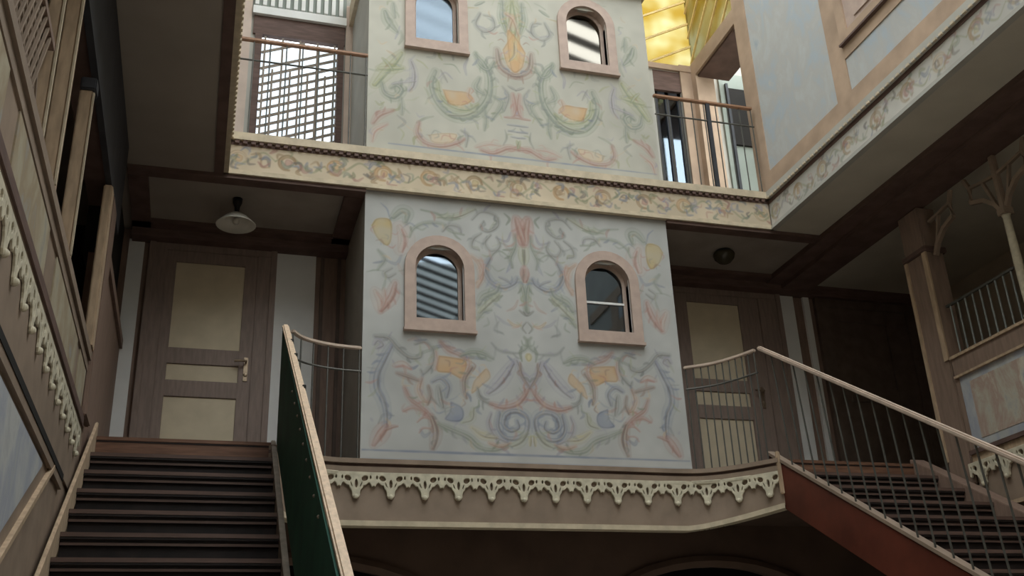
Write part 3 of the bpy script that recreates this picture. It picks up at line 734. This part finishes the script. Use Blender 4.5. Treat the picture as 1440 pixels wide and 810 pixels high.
# upper left window: recess, lattice, transom
b = B().mat(0).box(.15, 1.37, 11.42, 11.5, 8.84, 8.96); b.mat(1).box(.17, 1.36, 11.47, 11.55, 8.55, 8.84)
b.mat(1).box(.20, .29, 11.47, 11.6, 6.35, 8.55); b.box(1.27, 1.35, 11.47, 11.6, 6.35, 8.55)
b.mat(2).box(.15, 1.37, 11.47, 11.5, 8.96, 9.5)
for i in range(12): b.mat(0).box(.17 + .1 * i, .22 + .1 * i, 11.44, 11.47, 9.0, 9.5)
win5 = struct('window_5', b, ['white', 'darkbeam', 'greyboard'])
obj('pane', B().box(.29, 1.27, 11.57, 11.58, 6.35, 8.55), 'skydim', win5)  # pane added to dim the sky behind the lattice
lat = thing('lattice_screen', 'grey diagonal lattice screen in the bright window left of the painted tower', 'lattice', (.78, 11.45, 6.1))
b = B()
for i in range(9): 
    x = .33 + .112 * i
    b.box(x - .013, x + .013, 11.435, 11.450, 6.1, 8.0 if i % 2 else 8.50)
obj('upright_bars', b, 'edge', lat)
b = B()
for i in range(22):
    z = 6.0 + .125 * i
    pts = [(x, z + .42 * (x - .29)) for x in (.29, 1.27)]
    (xa, za), (xb, zb_) = pts
    if za < 6.36:
        if zb_ < 6.4: continue
        xa = xa + (6.36 - za) / .42; za = 6.36
    if zb_ > 8.48: xb = xb - (zb_ - 8.48) / .42; zb_ = 8.48
    if xb - xa < .05: continue
    if za > 8.0 and i % 2: continue
    b.beam([(xa, 11.458, za), (xb, 11.458, zb_)], .014, .036)
obj('slanted_bars', b, 'edge', lat)

# upper right bay: glazed door in the back wall, side opening, yellow clerestory
b = B().mat(0).box(5.85, 6.28, 11.5, 11.6, 8.58, 8.92)
b.mat(1).box(5.86, 5.91, 11.55, 11.6, 6.05, 8.58); b.box(6.03, 6.09, 11.55, 11.6, 6.05, 8.58); b.box(6.23, 6.28, 11.55, 11.6, 6.05, 8.58); b.box(5.86, 6.28, 11.55, 11.6, 8.48, 8.58)
b.mat(2).box(5.86, 6.28, 11.63, 11.66, 6.05, 8.58)
d4 = struct('door_4', b, ['darkbeam', 'shutter', 'curtain'])
obj('pane', B().box(5.91, 6.23, 11.575, 11.58, 6.05, 8.48), 'glasspale', d4)
def glazing(n, quadfn, u0, u1, v0, v1, slope, step, mode):
    b = B().prism([(u0, v0), (u1, v0), (u1, v1), (u0, v1)], lambda u, v: quadfn(u, v, 0), lambda u, v: quadfn(u, v, .01))
    wnd = struct('window_%d' % n, b, 'yellow')
    b = B(); k = -12
    while k < 24:
        c = v0 + k * step
        pa, pb = [u0, c], [u1, c + slope * (u1 - u0)]
        if max(pa[1], pb[1]) > v0 and min(pa[1], pb[1]) < v1:
            def clip(p, q):
                p = list(p)
                if p[1] < v0: p = [p[0] + (v0 - p[1]) / slope, v0]
                if p[1] > v1: p = [p[0] + (v1 - p[1]) / slope, v1]
                return p
            a2, b2 = clip(pa, pb), clip(pb, pa)
            if abs(b2[0] - a2[0]) > .05: b.beam([quadfn(a2[0], a2[1], -.03), quadfn(b2[0], b2[1], -.02)], .025, .03)
        k += 1
    for u in (u1,): b.beam([quadfn(u, v0, -.02), quadfn(u, v1, -.02)], .07, .07)
    obj('shadow_bars_post', b, 'shadowbar', wnd)  # diagonal bars stand for cast shadows; the upright is a corner post
M['shadowbar'] = mat('honey_shadow_bars', (222, 196, 136), .6, .1, 5)  # colour of the diagonal shadow stripes and the corner post
glazing(6, lambda u, v, d: (u, 11.55 + d, v), 5.06, 6.56, 9.06, 11.2, .55, .42, 0)
glazing(7, lambda u, v, d: (6.54 + d, u, v), 10.1, 11.54, 9.06, 10.9, -.9, .46, 1)

# right wing, upper storey: plain wall with painted fields
b = B().box(6.48, 6.7, -7.5, 10.12, 6.05, 11.0)
b.mat(1)
b.box(6.455, 6.48, 9.83, 10.13, 6.07, 9.4)            # corner pilaster
b.box(6.455, 6.48, -7, 9.83, 6.07, 6.34)              # base band
b.box(6.455, 6.48, 8.04, 8.30, 6.34, 9.4)             # upright band
b.box(6.455, 6.48, 4.0, 8.04, 6.75, 6.92)
b.box(6.455, 6.48, 5.0, 5.3, 6.34, 6.75)
b.box(6.46, 6.75, 10.12, 11.5, 8.82, 9.06); b.box(6.46, 6.75, 11.34, 11.5, 6.05, 8.82)
b.mat(2).box(6.50, 7.0, 10.12, 11.34, 8.78, 8.83)  # dark board puts the shade under the lintel into colour
wall_right_upper = struct('wall_right_upper', b, ['plaster', 'orange', 'darkbeam'])
obj('painted_panel', B().box(6.467, 6.479, 8.30, 9.83, 6.34, 9.4), 'marble_cool', wall_right_upper)
obj('painted_panel', B().box(6.467, 6.479, 5.3, 8.04, 6.34, 6.75), 'marble_cool', wall_right_upper)
b = B()
b.mat(0).box(6.42, 6.48, 7.88, 8.02, 6.92, 9.0); b.box(6.42, 6.48, 6.3, 7.88, 6.92, 7.03); b.box(6.42, 6.48, 6.3, 6.42, 7.03, 9.0)
b.mat(1).box(6.41, 6.455, 6.2, 8.04, 6.90, 6.925)
w8 = struct('window_8', b, ['orange', 'darkbeam'])
b = B().box(6.44, 6.478, 6.42, 7.88, 7.03, 9.0)
for z in (7.10, 7.5, 8.4): b.box(6.425, 6.44, 6.6, 7.72, z, z + .05)
obj('shutter', b, 'pink', w8)
b = B().box(7.9, 8.0, 9.5, 11.5, 6.05, 9.0); b.box(6.9, 7.9, 11.46, 11.5, 6.05, 9.0); struct('wall_passage', b, 'greyboard')
b = B().mat(0).box(7.02, 7.32, 11.42, 11.46, 7.75, 8.72); b.mat(1).box(6.98, 7.02, 11.42, 11.46, 6.05, 8.8); b.box(7.32, 7.35, 11.42, 11.46, 6.05, 8.8)
struct('window_9', b, ['dark', 'shutter'])

# enclosure out of view: left facade above, end walls, roof
b = B().box(-.3, -.12, -7.5, 11.6, 6.05, 12.9); struct('wall_left_upper', b, 'plaster')
b = B().box(-3, 10, -7.7, -7.5, -1.6, 13.2); struct('wall_entrance', b, 'plaster')
b = B().box(-3, -1.2, 11.5, 11.7, -1.6, 5.6); struct('wall_rear_left', b, 'dark')
b = B().box(-3.2, -3, -7.7, 12, -1.6, 6.05); struct('wall_outer_left', b, 'ceilpale')
b = B().box(9.85, 10, -7.7, 12, -1.6, 6.05); struct('wall_outer_right', b, 'ceilpale')
b = B().box(-.3, 6.5, 10.0, 11.7, 12.7, 12.9); b.box(-.3, 5.04, 9.98, 10.1, 11.4, 12.9); struct('ceiling_attic', b, 'soffit')
b = B(); y = -7.3
while y < 10:
    b.beam([(-.3, y, 12.75), (6.7, y, 10.55)], .17, .03); y += .48
struct('ceiling_skylight', b, 'rafter')

# --- left wall beside the stair
b = B().box(-1.2, -1, -7.5, 9.1, -1.6, 3.0)
b.mat(1).box(-1.2, -.965, -7.5, 8.7, 2.985, 3.06); b.box(-1.2, -.985, -7.5, 8.7, 2.90, 2.975)
b.mat(2).box(-1.2, -.99, -7.5, 8.7, 2.965, 2.99)
b.mat(3).box(-1.2, -.96, -7.5, 8.7, 2.43, 2.50); b.mat(1).box(-1.2, -.975, -7.5, 8.7, 2.395, 2.43)
b.mat(4).box(-1.2, -.985, -7.5, 8.7, 1.87, 2.395)
b.mat(2).box(-1.2, -.97, -7.5, 8.0, 1.82, 1.87); b.mat(1).box(-1.2, -.975, -7.5, 8.0, 1.76, 1.82)
wall_left = struct('wall_left', b, ['tan', 'fascia', 'dark', 'darkbeam', 'fascia'])
for y0, y1 in ((2.9, 4.4), (4.75, 6.05), (6.45, 7.95)):
    obj('painted_panel', B().box(-1.0, -.991, y0, y1, 2.50, 2.89), 'marble_warm', wall_left)
obj('painted_panel', B().box(-1.0, -.991, 8.15, 8.68, 2.50, 2.89), 'marble_warm', wall_left)
b = B(); 
sl = .575
P = [(3.0, .2), (3.0, 1.72), (7.05, 1.72), (7.05, 1.70), (4.4, .2)]
b.prism(P, lambda y, z: (-1.0, y, z), lambda y, z: (-.99, y, z)); obj('painted_panel', b, 'marble_lilac', wall_left)
b = B().beam([(-.985, 3.5, -.45), (-.985, 7.5, 1.80)], .03, .035); obj('sloping_moulding', b, 'tanlight', wall_left)
b = B(); carving(b, lambda u, z, d: (-.985 + d * .5, u, z), [8.50 - .335 * i for i in range(13)], 2.39); obj('carved_drops', b, 'ivory', wall_left)
# dark upper part of the window wall, corridor behind it
b = B().box(-1.2, -1.0, -7.5, 9.3, 4.62, 5.575); b.mat(1).box(-1.02, -.97, 5.7, 9.6, 4.58, 5.56); struct('wall_left_lintel', b, ['darkbeam', 'shutter'])
b = B().mat(0).box(-1.15, -1.0, 9.1, 11.5, 2.3, 4.15); b.mat(1).box(-1.2, -1.1, 9.1, 11.5, 4.15, 5.575); b.mat(0).box(-1.1, -.97, 9.1, 11.5, 4.10, 4.2)
struct('wall_left_end', b, ['brown', 'dark'])

# --- right wing, lower storey: parapet wall under the arcade
RX = 7.65
b = B().box(RX, RX + .2, -7.5, 8.78, -1.6, 3.36); b.box(RX, RX + .2, 8.78, 9.15, -1.6, 2.2)
b.mat(1).box(RX - .03, RX + .22, -7.5, 8.76, 3.35, 3.545); b.mat(2).box(RX - .05, RX + .24, -7.5, 8.76, 3.545, 3.575); b.box(RX - .045, RX + .2, -7.5, 8.76, 3.33, 3.355)
b.mat(1).box(RX - .02, RX, 8.72, 8.78, 2.5, 3.35)
b.mat(3).box(RX - .06, RX, -7.5, 8.76, 2.50, 2.545); b.mat(2).box(RX - .035, RX, -7.5, 8.76, 2.425, 2.50)
b.mat(4).box(RX - .015, RX, -7.5, 8.76, 1.95, 2.425); b.mat(2).box(RX - .03, RX, -7.5, 8.5, 1.91, 1.95)
wall_right = struct('wall_right', b, ['tan', 'post', 'tanlight', 'darkbeam', 'fascia'])
b = B().mat(1).box(RX - .012, RX, 4.5, 8.72, 2.56, 3.33); b.mat(0).box(RX - .016, RX, 4.6, 8.58, 2.64, 3.25)
obj('painted_panel', b, ['marble_right', 'marble_lilac'], wall_right)
b = B(); carving(b, lambda u, z, d: (RX - .015 - d, u, z), [8.66 - .335 * i for i in range(12)], 2.42); obj('carved_drops', b, 'ivory', wall_right)
b = B().box(7.7, 9.85, -7.5, 9.42, 2.2, 2.52); struct('floor_gallery', b, 'step')

# --- doors on the landing
def door(n, x0, x1, ztop, lx0, lx1, panels, mats, knob=None):
    b = B(); y = 11.5
    b.box(x0, lx0, y - .05, y, 2.52, ztop); b.box(lx1, x1, y - .05, y, 2.52, ztop); b.box(x0, x1, y - .05, y, ztop, ztop + .14)
    b.box(x0 - .02, x0 + .05, y - .07, y, 2.52, ztop + .14); b.box(x1 - .05, x1 + .02, y - .07, y, 2.52, ztop + .14)
    fr = struct('door_%d' % n, b, mats[0], bevel=.006)
    px0, px1 = panels[0][0], panels[0][1]
    b = B().box(lx0, px0, y - .035, y, 2.53, ztop); b.box(px1, lx1, y - .035, y, 2.53, ztop)
    zs = [2.53] + [v for p in sorted(panels, key=lambda p: p[2]) for v in p[2:4]] + [ztop]
    for i in range(0, len(zs), 2): b.box(px0, px1, y - .035, y, zs[i], zs[i + 1])
    leaf = obj('door_leaf', b, mats[0], fr, bevel=.005)
    for p in panels: obj('door_panel', B().box(p[0], p[1], y - .018, y, p[2], p[3]), mats[1], leaf, bevel=.004)
    if knob:
        kx, kz = knob
        b = B().box(kx - .022, kx + .022, y - .05, y - .035, kz - .16, kz + .12)
        b.tube([(kx, y - .05, kz + .06), (kx, y - .10, kz + .06), (kx - .03, y - .11, kz + .06), (kx - .13, y - .11, kz + .055)], .014, 8)
        b.ball((kx, y - .052, kz - .09), .022, 1, .4, 1)
        obj('handle', b, 'brass', leaf)
door(1, -.78, .62, 5.34, -.60, .42, [(-.49, .28, 4.15, 5.20), (-.49, .28, 3.77, 3.96), (-.49, .28, 2.75, 3.58)], ('doorframe', 'doorpanel'), (.36, 3.95))
door(2, 5.30, 7.34, 5.34, 5.80, 7.02, [(5.96, 6.72, 4.15, 5.22), (5.96, 6.72, 3.80, 3.98), (5.96, 6.72, 2.75, 3.62)], ('doorframe', 'doorpanel'), (6.9, 3.95))
door(3, 7.92, 9.60, 5.30, 8.10, 9.35, [(8.25, 9.0, 4.15, 5.10), (8.25, 9.0, 2.75, 3.95)], ('darkdoor', 'darkdoor'))

# ================================================================== THINGS
# --- staircases
def stair(label, x0, x1, Yt, run, rise, n, sx0, sx1, group=None):
    t = thing('staircase', label, 'staircase', ((x0 + x1) / 2, Yt - run * n / 2, -1.6))
    for i in range(n):
        y = Yt - i * run; z = 2.57 - i * rise
        if z < -1.5: break
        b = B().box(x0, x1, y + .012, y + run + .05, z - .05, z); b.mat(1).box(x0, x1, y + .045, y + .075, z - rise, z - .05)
        b.mat(2).box(x0, x1, y, y + .012, z - .034, z); b.mat(1).box(x0, x1, y + .004, y + .012, z - .05, z - .034)  # pale and dark strips draw the highlight and shade lines
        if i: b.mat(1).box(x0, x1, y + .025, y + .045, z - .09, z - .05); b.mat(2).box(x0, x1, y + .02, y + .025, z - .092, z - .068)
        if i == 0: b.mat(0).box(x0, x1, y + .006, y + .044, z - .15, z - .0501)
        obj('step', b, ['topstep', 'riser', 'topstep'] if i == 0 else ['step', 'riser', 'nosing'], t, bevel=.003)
    k = rise / run; ye = Yt - run * n * .97
    for (a, c, up_, dn, m) in ((sx0[0], sx0[1], sx0[2], sx0[3], sx0[4]), (sx1[0], sx1[1], sx1[2], sx1[3], sx1[4])):
        zf = lambda y: 2.57 - (Yt - y) * k
        b = B().prism([(Yt + .05, zf(Yt) + up_), (ye, zf(ye) + up_), (ye, zf(ye) - dn), (Yt + .05, zf(Yt) - dn)], lambda y, z: (a, y, z), lambda y, z: (c, y, z))
        obj('stringer', b, m, t, bevel=.006)
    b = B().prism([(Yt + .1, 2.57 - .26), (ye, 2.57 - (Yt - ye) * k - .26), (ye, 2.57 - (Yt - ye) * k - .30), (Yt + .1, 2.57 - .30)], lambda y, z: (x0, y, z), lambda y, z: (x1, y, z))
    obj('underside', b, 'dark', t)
    return t
st1 = stair('dark wooden staircase climbing along the left painted wall to the landing door', -.928, .57, 9.5, .325, .226, 18, (-.956, -.928, .14, .12, 'tanlight'), (.57, .615, .035, .30, 'edge'))
st2 = stair('dark staircase with red-brown stringer descending at the right end of the landing', 5.74, 7.40, 9.42, .355, .214, 19, (5.66, 5.72, .04, .44, 'stringer'), (7.40, 7.585, .06, .25, 'brown'))
b = B().beam([(5.69, 9.47, 2.57 + .075), (5.69, 3.0, 2.57 + .075 - 6.45 * .603)], .09, .03)
for o in list(st2.children):
    if o.name.startswith('stringer'): break
obj('cap_moulding', b, 'fascia', o)
b = B().box(5.62, 5.662, 9.23, 9.27, 2.16, 2.60); obj('end_post', b, 'tanlight', st2, bevel=.008)

# --- left stair balustrade with green boarding
lb = thing('stair_balustrade', 'pale handrail with dark green boarding on the left staircase', 'balustrade', (.66, 7.2, -.4))
top0, top1 = Vector((.648, 9.52, 3.71)), Vector((.72, 4.9, .52))
hr = obj('handrail', B().beam([top0 + Vector((0, .04, .03)), top0.lerp(top1, .5), top1], .062, .045), 'rail', lb, bevel=.012)
for t in (.10, .19, .36):
    p = top0.lerp(top1, t) + Vector((.03, 0, -.02)); obj('clip', B().box(p.x - .02, p.x + .01, p.y - .02, p.y + .02, p.z - .012, p.z + .05), 'black', hr, bevel=.004)
k = .695
b = B().prism([(9.5, 2.56), (9.5, 3.67), (4.95, 3.67 - 4.55 * .69 + .0), (4.95, 2.56 - 4.55 * k)], lambda y, z: (.618 + (9.5 - y) * .012, y, z), lambda y, z: (.632 + (9.5 - y) * .012, y, z))
gb = obj('green_board', b, 'green', lb)
gb['label'] = 'dark green boarding'
for i in range(9):
    t = .30 + .055 * i; p = top0.lerp(top1, t)
    obj('screw_cap', B().ball((.618 + (9.5 - p.y) * .012, p.y, p.z - .13), .012), 'edge', gb)

# --- curved landing railings
def rail_run(t, path, ztop, zthin, zbot_, step, hm, thick=.045, skip=0):
    obj('handrail', B().beam([(p.x, p.y, ztop) for p in path], thick, thick * .8), hm, t, bevel=.008)
    at, L = path_frame(path)
    obj('lower_rail', B().tube([(p.x, p.y, zthin) for p in path], .011, 6), 'iron', t)
    n = int(L / step)
    for i in range(n + 1):
        p = at(.02 + i * (L - .04) / max(1, n))
        obj('baluster', B().tube([(p.x, p.y, zbot_), (p.x, p.y, ztop - thick * .4)], .0085, 6), 'iron', t)
curveL = [Vector((p[0], p[1], 0)) for p in catmull([(.72, 9.62), (.82, 9.77), (.98, 9.88), (1.2, 9.955), (1.45, 9.985)], 6)]
t = thing('landing_railing', 'short curved wooden railing between the left stair head and the painted tower', 'railing', (1.1, 9.8, 2.53), 'curved landing railings')
rail_run(t, curveL, 3.72, 3.47, 2.53, .16, 'railpink')
curveR = [Vector((p[0], p[1], 0)) for p in catmull([(5.06, 9.985), (5.30, 9.80), (5.46, 9.56), (5.58, 9.30)], 6)]
t = thing('landing_railing', 'short curved railing with close bars between the painted tower and the right stair', 'railing', (5.35, 9.7, 2.53), 'curved landing railings')
rail_run(t, curveR, 3.72, 3.47, 2.53, .085, 'railpink')

# --- right stair balustrade
rb = thing('stair_balustrade', 'thin pinkish handrail with grey iron bars on the right staircase', 'balustrade', (5.6, 7, -.5))
sr = .625; r0 = Vector((5.6, 9.25, 3.73))
obj('handrail', B().beam([r0, r0 + Vector((.0, -3.2, -3.2 * sr)), r0 + Vector((.0, -6.2, -6.2 * sr))], .055, .045), 'railpink', rb, bevel=.012)
for i in range(30):
    y = 9.05 - .19 * i; zt = 3.70 - (9.25 - y) * sr; zb_ = 2.57 + .10 - (9.47 - y) * .603
    obj('baluster', B().tube([(5.675, y, zb_), (5.61, y, zt)], .0095, 6), 'iron', rb)

# --- upper gallery railings
def gallery(label, x0, x1, loc):
    t = thing('gallery_railing', label, 'railing', loc, 'upper gallery railings')
    rail_run(t, [Vector((x0, 9.97, 0)), Vector(((x0 + x1) / 2, 9.97, 0)), Vector((x1, 9.97, 0))], 7.33, 7.06, 6.07, .17, 'railbrown', .05)
    return t
gallery('brown wooden gallery railing before the bright lattice window', -.03, 1.455, (.7, 9.97, 6.07))
g2 = gallery('brown wooden gallery railing between the painted tower and the right wing', 5.045, 6.42, (5.7, 9.97, 6.07))
obj('post', B().box(5.76, 5.81, 9.95, 9.99, 6.07, 7.31), 'shutter', g2)

# --- lamps
hl = thing('hanging_lamp', 'pale enamel shade hanging from the ceiling before the left door', 'lamp', (.13, 10.55, 5.2))
c = (.125, 10.5, 0)
obj('canopy', B().lathe(c, [(.001, 5.575), (.055, 5.575), (.05, 5.52), (.03, 5.47), (.022, 5.40), (.03, 5.37), (.001, 5.36)], 16), 'black', hl, smooth=True)
obj('shade', B().lathe(c, [(.03, 5.40), (.07, 5.385), (.13, 5.34), (.19, 5.28), (.215, 5.255), (.21, 5.25), (.12, 5.32), (.03, 5.37)], 28), 'opal', hl, smooth=True)
obj('bulb', B().ball((c[0], c[1], 5.30), .04), 'opal', hl, smooth=True)
cl = thing('ceiling_lamp', 'round smoked glass lamp fixed to the ceiling before the right door', 'lamp', (6.16, 10.6, 5.45))
c = (6.12, 10.62, 0)
obj('collar', B().lathe(c, [(.001, 5.575), (.10, 5.575), (.105, 5.545), (.09, 5.535), (.001, 5.535)], 20), 'black', cl, smooth=True)
obj('shade', B().lathe(c, [(.13, 5.54), (.14, 5.52), (.125, 5.47), (.08, 5.42), (.03, 5.395), (.001, 5.392)], 24), 'darkglass', cl, smooth=True)

# --- posts of the left window wall
def wpost(label, y0, y1, z1, x1=-.925, m='tanlight'):
    t = thing('window_post', label, 'post', (-.97, (y0 + y1) / 2, 3.06), 'pale posts of the left window wall')
    obj('shaft', B().box(-1.06, x1, y0, y1, 3.062, z1), m, t, bevel=.008)
    obj('edge_strip', B().box(x1, x1 + .012, y0 - .004, y0 + .02, 3.06, z1 - .02), 'cream', t)
    obj('cap', B().box(-1.06, x1 + .02, y0 - .02, y1 + .02, z1, z1 + .10), 'shutter', t, bevel=.01)
wpost('thin pale post nearest the lattice in the left window wall', 5.30, 5.36, 4.95, -.985)
wpost('wide pale post, tallest in the left window wall, rising out of the picture top', 5.80, 5.92, 4.95, -.970)
wpost('pale post between the wide post and the corner pier of the left window wall', 6.78, 6.88, 4.36, -.970)
t = thing('corner_pier', 'pale corner pier ending the left window wall at the stair head', 'pier', (-.97, 8.9, 2.53))
obj('shaft', B().box(-1.03, -.955, 8.55, 8.72, 3.065, 4.56), 'tanlight', t, bevel=.01)
obj('base', B().box(-.998, -.95, 8.72, 9.09, 2.53, 4.55), 'brown', t, bevel=.01)
t = thing('lattice_guard', 'small brown lattice guard low in the left window wall', 'lattice', (-1, 4.7, 3.06))
b = B()
for i in range(11):
    y = 3.95 + .09 * i
    b.beam([(-.99, y, 3.07), (-.99, y + .28, 3.60)], .014, .018); b.beam([(-1.005, y + .28, 3.07), (-1.005, y, 3.60)], .014, .018)
obj('crossed_slats', b, 'fascia', t)
obj('top_rail', B().box(-1.02, -.98, 3.95, 5.25, 3.60, 3.64), 'brown', t)

# --- right arcade: square post, slender columns, bars
t = thing('arcade_post', 'thick square brown post at the corner of the right arcade', 'post', (7.75, 9, 2.22))
obj('shaft', B().box(7.63, 7.87, 8.80, 9.16, 2.22, 5.43), 'post', t, bevel=.012)
obj('cap', B().box(7.60, 7.9, 8.77, 9.19, 4.86, 4.93), 'darkbeam', t, bevel=.01)
obj('edge_strip', B().box(7.615, 7.64, 9.13, 9.18, 2.52, 4.86), 'tanlight', t)
obj('edge_strip', B().box(7.612, 7.632, 8.79, 8.86, 3.56, 4.86), 'tanlight', t)
def acol(label, y):
    t = thing('arcade_column', label, 'column', (7.72, y, 3.575))
    c = (7.72, y, 0)
    obj('shaft', B().lathe(c, [(.001, 3.575), (.075, 3.575), (.075, 3.64), (.05, 3.67), (.042, 3.72), (.045, 4.2), (.038, 4.72), (.05, 4.74), (.001, 4.74)], 14), 'ivory', t, smooth=True)
    b = B().box(7.66, 7.78, y - .06, y + .06, 4.74, 4.82); b.box(7.69, 7.75, y - .035, y + .035, 4.82, 5.44)
    obj('capital', b, 'tan', t, bevel=.008)
    for s in (-1, 1): bracket(t, y, s, 4.80)
def bracket(t, y, s, z):
    b = B(); x = 7.72
    q = [(x, y + s * .03, z), (x, y + s * .10, z + .12), (x, y + s * .24, z + .24), (x, y + s * .42, z + .30)]
    b.beam(q, .05, .045)
    b.beam([(x, y + s * .42, z + .30), (x, y + s * .40, z + .47), (x, y + s * .46, z + .60)], .04, .04)
    b.beam([(x, y + s * .03, z + .42), (x, y + s * .22, z + .44), (x, y + s * .40, z + .47)], .04, .03)
    b.beam([(x, y + s * .10, z + .14), (x, y + s * .2, z + .42)], .035, .03)
    obj('bracket', b, 'tan', t)
acol('slender pale column of the right arcade with lacy brackets', 7.64)
pt = thing('arcade_bracket', 'lacy wooden half bracket against the brown corner post of the right arcade', 'bracket', (7.72, 8.78, 4.8))
bracket(pt, 8.78, -1, 4.80)
def guard(label, y0, y1):
    t = thing('arcade_guard', label, 'railing', (7.72, (y0 + y1) / 2, 3.575))
    obj('top_rail', B().box(7.70, 7.73, y0, y1, 4.16, 4.185), 'iron', t)
    n = 9
    for i in range(n):
        y = y0 + .06 + (y1 - y0 - .12) * i / (n - 1)
        obj('bar', B().tube([(7.715, y, 3.575), (7.715, y, 4.16)], .010, 6), 'guardiron', t)
M['guardiron'] = mat('pale_grey_iron', (136, 140, 136), .5, .1, 20)
guard('pale iron guard between the brown corner post and the slender column', 7.70, 8.76)
